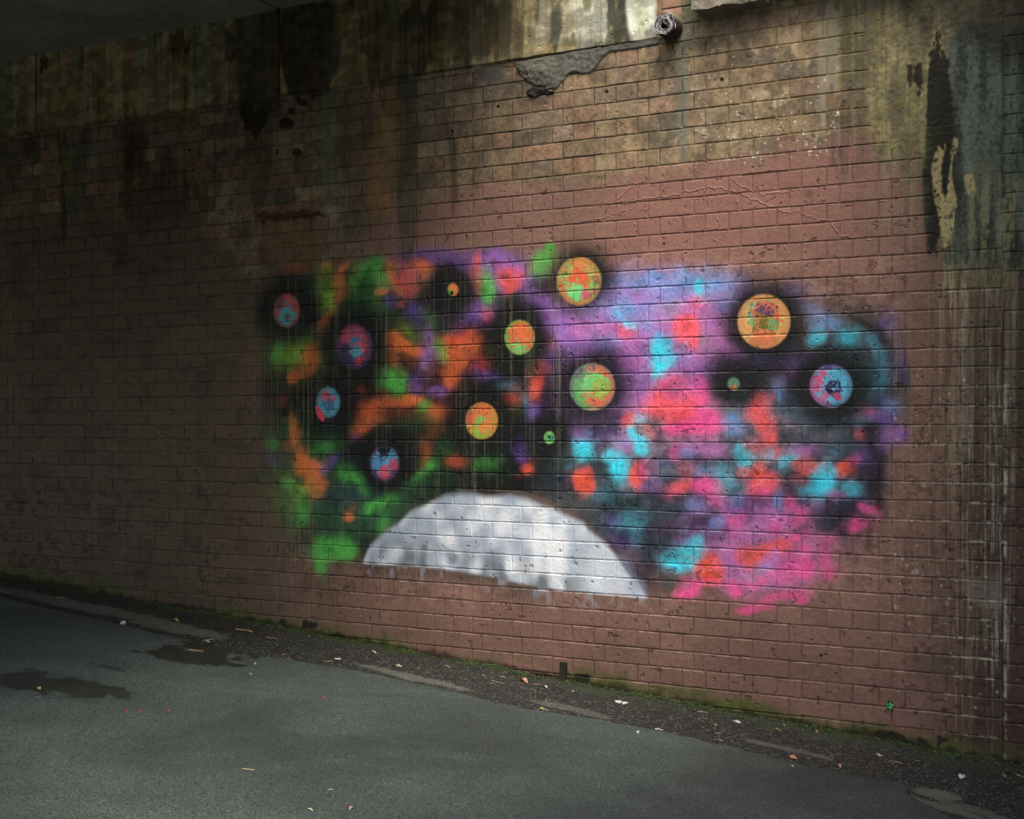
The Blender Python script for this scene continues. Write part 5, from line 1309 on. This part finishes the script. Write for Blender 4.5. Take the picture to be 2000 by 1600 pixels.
# ------------------------------------------------------------------ litter, one by one
LR = random.Random(21)
def ends(x1, y1, x2, y2):
    a = ground_pt(x1, y1); b = ground_pt(x2, y2)
    u = (a[0] + b[0]) / 2; y = (a[1] + b[1]) / 2
    y = min(y, -.03)
    L = math.hypot(b[0] - a[0], b[1] - a[1])
    if abs(y2 - y1) > .55 * abs(x2 - x1): L = min(L, .045)
    return u, y, L, math.atan2(b[1] - a[1], b[0] - a[0])
def litter(kind, x1, y1, x2, y2, wr, mat, label, cat, name, bend=.07, group=None):
    u, y, L, an = ends(x1, y1, x2, y2)
    L = min(L, .22) * .82
    if kind == 'leaf':
        v, f = leaf_blade(L, L * wr, 9, bend, .25, LR)
        me = mesh_from(name, v, f, True)
        me.materials.append(M_LEAF[mat])
    elif kind == 'twig':
        n = 10; pts = []; s = LR.uniform(0, 50)
        for i in range(n + 1):
            t = i / n
            pts.append(Vector((L * (t - .5), noise.noise(Vector((t * 2.2, s, 0))) * L * .16 + bend * L * math.sin(math.pi * t), .003 + abs(noise.noise(Vector((t * 3, s, 5)))) * .006)))
        v, f = tube(pts, max(.0022, L * wr), 6, [1.0, 1.15, 1, .95, 1.05, .9, .9, .8, .8, .7, .5])
        me = mesh_from(name, v, f, True); me.materials.append(M_LEAF[mat])
    elif kind == 'scrap':
        V = []; F = []; n = 5; s = LR.uniform(0, 50); W = L * wr
        for i in range(n + 1):
            for j in range(n + 1):
                a, b = i / n - .5, j / n - .5
                k = 1 + noise.noise(Vector((a * 3, b * 3, s))) * .7
                V.append((L * a * k, W * b * k, .004 + abs(noise.noise(Vector((a * 4, b * 4, s + 3)))) * L * .35))
        for i in range(n):
            for j in range(n): q = i * (n + 1) + j; F.append((q, q + n + 1, q + n + 2, q + 1))
        me = mesh_from(name, V, F); me.materials.append(M_LEAF[mat])
    elif kind == 'pebble':
        bm = lump(max(L / 2, .004), LR, 2, .7); me = bpy.data.meshes.new(name); bm.to_mesh(me); bm.free()
        me.transform(Matrix.Translation((0, 0, L * .2))); me.materials.append(M_LEAF[mat])
    o = bpy.data.objects.new(name, me); COL.objects.link(o)
    o.location = (u, y, ground_h(u, y) + .0015)
    o.rotation_euler = (0, math.atan(-SLOPE) , 0)
    o.rotation_euler = (Matrix.Rotation(math.atan(-SLOPE), 3, 'Y') @ Matrix.Rotation(an, 3, 'Z')).to_euler()
    tag(o, label, cat, group)
    return o
litter('twig', 366,1271, 400,1274, .035, 'orange', 'short orange twig lying on the damp patch left of the mural', 'twig', 'twig', .02)
litter('leaf', 391,1250, 412,1252, .30, 'pale', 'pale curled leaf just above the orange twig on the damp patch', 'leaf', 'leaf', .16)
litter('twig', 404,1252, 421,1244, .03, 'straw', 'thin bent stalk beside the pale curled leaf', 'twig', 'twig', .2)
litter('twig', 456,1228, 495,1232, .035, 'orange', 'long orange twig close to the wall foot left of the mural', 'twig', 'twig', .03)
litter('leaf', 480,1232, 495,1234, .45, 'orange', 'small orange leaf lying against the long orange twig', 'leaf', 'leaf', .1)
litter('twig', 519,1241, 545,1250, .028, 'brown', 'thin curved brown twig on the gravel below the bent brick foot', 'twig', 'twig', .12)
litter('twig', 549,1276, 560,1274, .05, 'orange', 'shorter of two orange sticks at the road edge', 'twig', 'twig', .02)
litter('leaf', 556,1283, 571,1285, .25, 'orange', 'slim orange leaf lying below the orange stick at the road edge', 'leaf', 'leaf', .03)
litter('scrap', 652,1286, 668,1289, .35, 'white', 'white torn scrap like a feather on the gravel under the green paint', 'scrap', 'paper_scrap')
litter('twig', 634,1292, 652,1290, .03, 'straw', 'thin straw stalk beside the white torn scrap', 'twig', 'twig', .05)
litter('leaf', 494,1294, 500,1302, .35, 'pink', 'small pinkish leaf alone on the smooth asphalt left of centre', 'leaf', 'leaf', .2)
litter('leaf', 596,1581, 613,1585, .38, 'pale', 'pale leaf at the bottom edge of the road, left of centre', 'leaf', 'leaf', .1)
litter('leaf', 681,1584, 690,1578, .40, 'pink', 'small pale pink curl at the bottom edge right of the pale leaf', 'leaf', 'leaf', .25)
litter('leaf', 69,1345, 79,1348, .85, 'olive', 'round tan leaf inside the big damp patch at far left', 'leaf', 'leaf', .05)
litter('pebble', 238,1216, 244,1219, 1, 'white', 'white pebble beside the crack at the left road edge', 'pebble', 'pebble')
litter('leaf', 334,1205, 350,1211, .28, 'olive', 'slim green leaf against the wall foot at far left', 'leaf', 'leaf', .08)
litter('twig', 65,1181, 78,1182, .04, 'orange', 'tan twig at the road crack at far left', 'twig', 'twig', .04)
litter('twig', 108,1165, 130,1166, .035, 'orange', 'long tan stick on the old asphalt at far left', 'twig', 'twig', .04)
litter('leaf', 722,1271, 735,1274, .40, 'pale', 'pale leaf against the mossy wall foot below the dome left tip', 'leaf', 'leaf', .15)
litter('leaf', 862,1297, 882,1300, .30, 'pink', 'long pink brown leaf at the wall foot under the dome', 'leaf', 'leaf', .1)
litter('scrap', 776,1298, 784,1302, .6, 'straw', 'small tan flake on the gravel between pale leaf and pink leaf', 'bark flake', 'bark_flake')
litter('twig', 930,1310, 962,1328, .020, 'pink', 'long curved pink twig on the moss left of the iron stub', 'twig', 'twig', .06)
litter('twig', 958,1326, 988,1334, .020, 'pink', 'thin twig continuing from the end of the long curved twig', 'twig', 'twig', -.05)
litter('leaf', 974,1319, 990,1321, .35, 'pink', 'pink leaf tucked under the wall above the curved twig', 'leaf', 'leaf', .1)
litter('leaf', 1014,1322, 1032,1331, .35, 'pink', 'broad pink tan leaf left of the iron stub', 'leaf', 'leaf', .14)
litter('twig', 1040,1335, 1062,1338, .022, 'brown', 'thin brown twig between the broad leaf and the iron stub', 'twig', 'twig', .05)
litter('leaf', 1060,1338, 1069,1342, .45, 'white', 'small white leaf just left of the iron stub', 'leaf', 'leaf', .1)
litter('leaf', 1113,1346, 1123,1349, .35, 'white', 'small white leaf just right of the iron stub', 'leaf', 'leaf', .1)
litter('leaf', 1046,1382, 1074,1385, .20, 'olive', 'yellow green leaf on the road edge below the iron stub', 'leaf', 'leaf', .12)
litter('leaf', 1050,1377, 1062,1384, .35, 'olive', 'second yellow green leaf crossing the first at the road edge', 'leaf', 'leaf', .2)
litter('leaf', 1239,1425, 1250,1438, .40, 'white', 'white oval leaf alone on the asphalt below the dome right tip', 'leaf', 'leaf', .12)
litter('twig', 1278,1421, 1297,1424, .10, 'white', 'stubby white stick like a cigarette end at the road edge', 'stick', 'white_stick', 0)
litter('leaf', 1314,1427, 1323,1428, .45, 'orange', 'small orange leaf right of the stubby white stick', 'leaf', 'leaf', .1)
litter('scrap', 1208,1369, 1222,1376, .55, 'white', 'white crumpled scrap on the gravel above the stubby white stick', 'scrap', 'paper_scrap')
litter('scrap', 1434,1404, 1446,1409, .55, 'white', 'bright white crumpled scrap by the green wall foot', 'scrap', 'paper_scrap')
litter('leaf', 1525,1413, 1535,1416, .55, 'orange', 'round orange leaf against the green wall foot', 'leaf', 'leaf', .15)
litter('twig', 1514,1422, 1527,1429, .028, 'pink', 'thin pink stalk below the round orange leaf', 'twig', 'twig', .08)
litter('leaf', 1587,1424, 1598,1430, .40, 'brown', 'brown leaf at the wall foot right of the orange leaf', 'leaf', 'leaf', .15)
litter('twig', 1360,1390, 1384,1393, .018, 'straw', 'looped straw stalk on the moss below the green wall foot', 'twig', 'twig', .25)
litter('twig', 1394,1411, 1398,1417, .05, 'straw', 'tiny upright straw bit left of the bright white scrap', 'twig', 'twig', .2)
litter('twig', 1397,1430, 1408,1431, .05, 'pink', 'pink fleck of bark on the gravel, left of the tan curl', 'twig', 'twig', .1)
litter('twig', 1401,1441, 1410,1447, .05, 'straw', 'tan curl at the road edge below the pink fleck', 'twig', 'twig', .3)
litter('scrap', 1543,1475, 1552,1481, .8, 'orange', 'orange husk on the gravel right of the thin grey tongue', 'husk', 'husk')
litter('leaf', 1543,1496, 1550,1499, .45, 'white', 'white chip on the road edge below the orange husk', 'leaf', 'leaf', .1)
litter('leaf', 1636,1489, 1641,1496, .40, 'pink', 'small pink leaf upright on the gravel, right of the husk', 'leaf', 'leaf', .2)
litter('scrap', 1712,1471, 1722,1476, .6, 'pale', 'grey flake left of the long salmon leaf', 'flake', 'bark_flake')
litter('leaf', 1731,1481, 1768,1489, .13, 'orange', 'long salmon gum leaf on the gravel in the lower right', 'leaf', 'leaf', .04)
litter('leaf', 1785,1482, 1796,1485, .30, 'straw', 'straw coloured leaf right of the long salmon leaf', 'leaf', 'leaf', .1)
litter('pebble', 1874,1512, 1882,1517, 1, 'white', 'round white pebble on the dark gravel at lower right', 'pebble', 'pebble')
litter('twig', 1984,1510, 2002,1517, .03, 'straw', 'straw stalk at the right edge of the gravel', 'twig', 'twig', .03)
litter('twig', 1955,1507, 1962,1519, .03, 'straw', 'bent straw piece left of the stalk at the right edge', 'twig', 'twig', .3)
litter('twig', 470,1504, 500,1507, .014, 'straw', 'hair thin straw on the open asphalt, lower left', 'twig', 'twig', .03)
litter('twig', 640,1545, 652,1545, .03, 'straw', 'short thin straw on the open asphalt near the bottom', 'twig', 'twig', .02)
litter('leaf', 484,1317, 492,1319, .5, 'white', 'white chip on the asphalt below the pinkish leaf', 'leaf', 'leaf', .1)
for (x, y, lb) in ((247,1389,'tiny red paint speck on the asphalt, leftmost of four'),(274,1390,'second red paint speck from the left on the asphalt'),(330,1388,'red paint speck on the asphalt, third from the left'),(632,1363,'red paint speck apart from the others, nearer the middle of the lane')):
    litter('pebble', x - 2, y, x + 2, y + 1, 1, 'red', lb, 'paint speck', 'paint_speck', group='red paint specks on the asphalt')

# ------------------------------------------------------------------ grit, crumbs and moss
V = []; F = []
rg4 = random.Random(8)
octa = [(1,0,0),(-1,0,0),(0,1,0),(0,-1,0),(0,0,1),(0,0,-.6)]
of = [(0,2,4),(2,1,4),(1,3,4),(3,0,4),(2,0,5),(1,2,5),(3,1,5),(0,3,5)]
def pebb(x, y, r, V, F):
    z = ground_h(x, y); b = len(V); a = rg4.uniform(0, 6.28); ca, sa = math.cos(a), math.sin(a)
    for p in octa:
        k = rg4.uniform(.6, 1.3); px_, py_, pz_ = p[0] * k * r * 1.3, p[1] * k * r, p[2] * k * r * .7
        V.append((x + px_ * ca - py_ * sa, y + px_ * sa + py_ * ca, z + pz_ + r * .2))
    for t in of: F.append(tuple(i + b for i in t))
for q in range(9000):
    u = rg4.uniform(-8.2, .2); e = edge_y(u)
    y = e + (-.01 - e) * rg4.random()
    pebb(u, y, rg4.uniform(.0012, .0042) * (1.4 if rg4.random() < .06 else 1), V, F)
tag(link('gravel', mesh_from('gravel', V, F), M_GRIT), kind='stuff', label='loose grit on the dark strip along the wall foot')
V = []; F = []
for q in range(900):
    u = rg4.uniform(-8.5, 1.2); e = edge_y(u); y = e - .01 - abs(rg4.gauss(0, .7))
    pebb(u, y, rg4.uniform(.0008, .0022), V, F)
tag(link('crumbs', mesh_from('crumbs', V, F), M_LEAF['white']), kind='stuff', label='pale crumbs scattered on the asphalt')
V = []; F = []
for q in range(2600):
    u = rg4.uniform(-8.2, .3)
    k = noise.noise(Vector((u * 2.2, 0, 4)))
    if rg4.random() > .62 + k * 1.1: continue
    y = -abs(rg4.gauss(0, .022)) - .001
    r = rg4.uniform(.004, .011)
    add_bm(V, F, lump(r, rg4, 1, .7), Matrix.Translation((u, y, ground_h(u, y) + r * .2)))
tag(link('moss', mesh_from('moss', V, F, True), M_MOSS), kind='stuff', label='moss growing along the foot of the wall')
V = []; F = []
for q in range(7000):
    u = rg4.uniform(-8.2, .3)
    if noise.noise(Vector((u * 1.7, 0, 14))) < -.12: continue
    y = -abs(rg4.gauss(0, .035)) - .002; z = ground_h(u, y)
    h = rg4.uniform(.006, .018); a = rg4.uniform(0, 6.28); w = .0012
    b = len(V); V += [(u - w * math.cos(a), y - w * math.sin(a), z), (u + w * math.cos(a), y + w * math.sin(a), z), (u + rg4.gauss(0, .006), min(-.001, y + rg4.gauss(0, .006)), z + h)]
    F.append((b, b + 1, b + 2))
tag(link('short_grass', mesh_from('short_grass', V, F), M_MOSS), kind='stuff', label='fine green shoots in the moss by the wall foot')
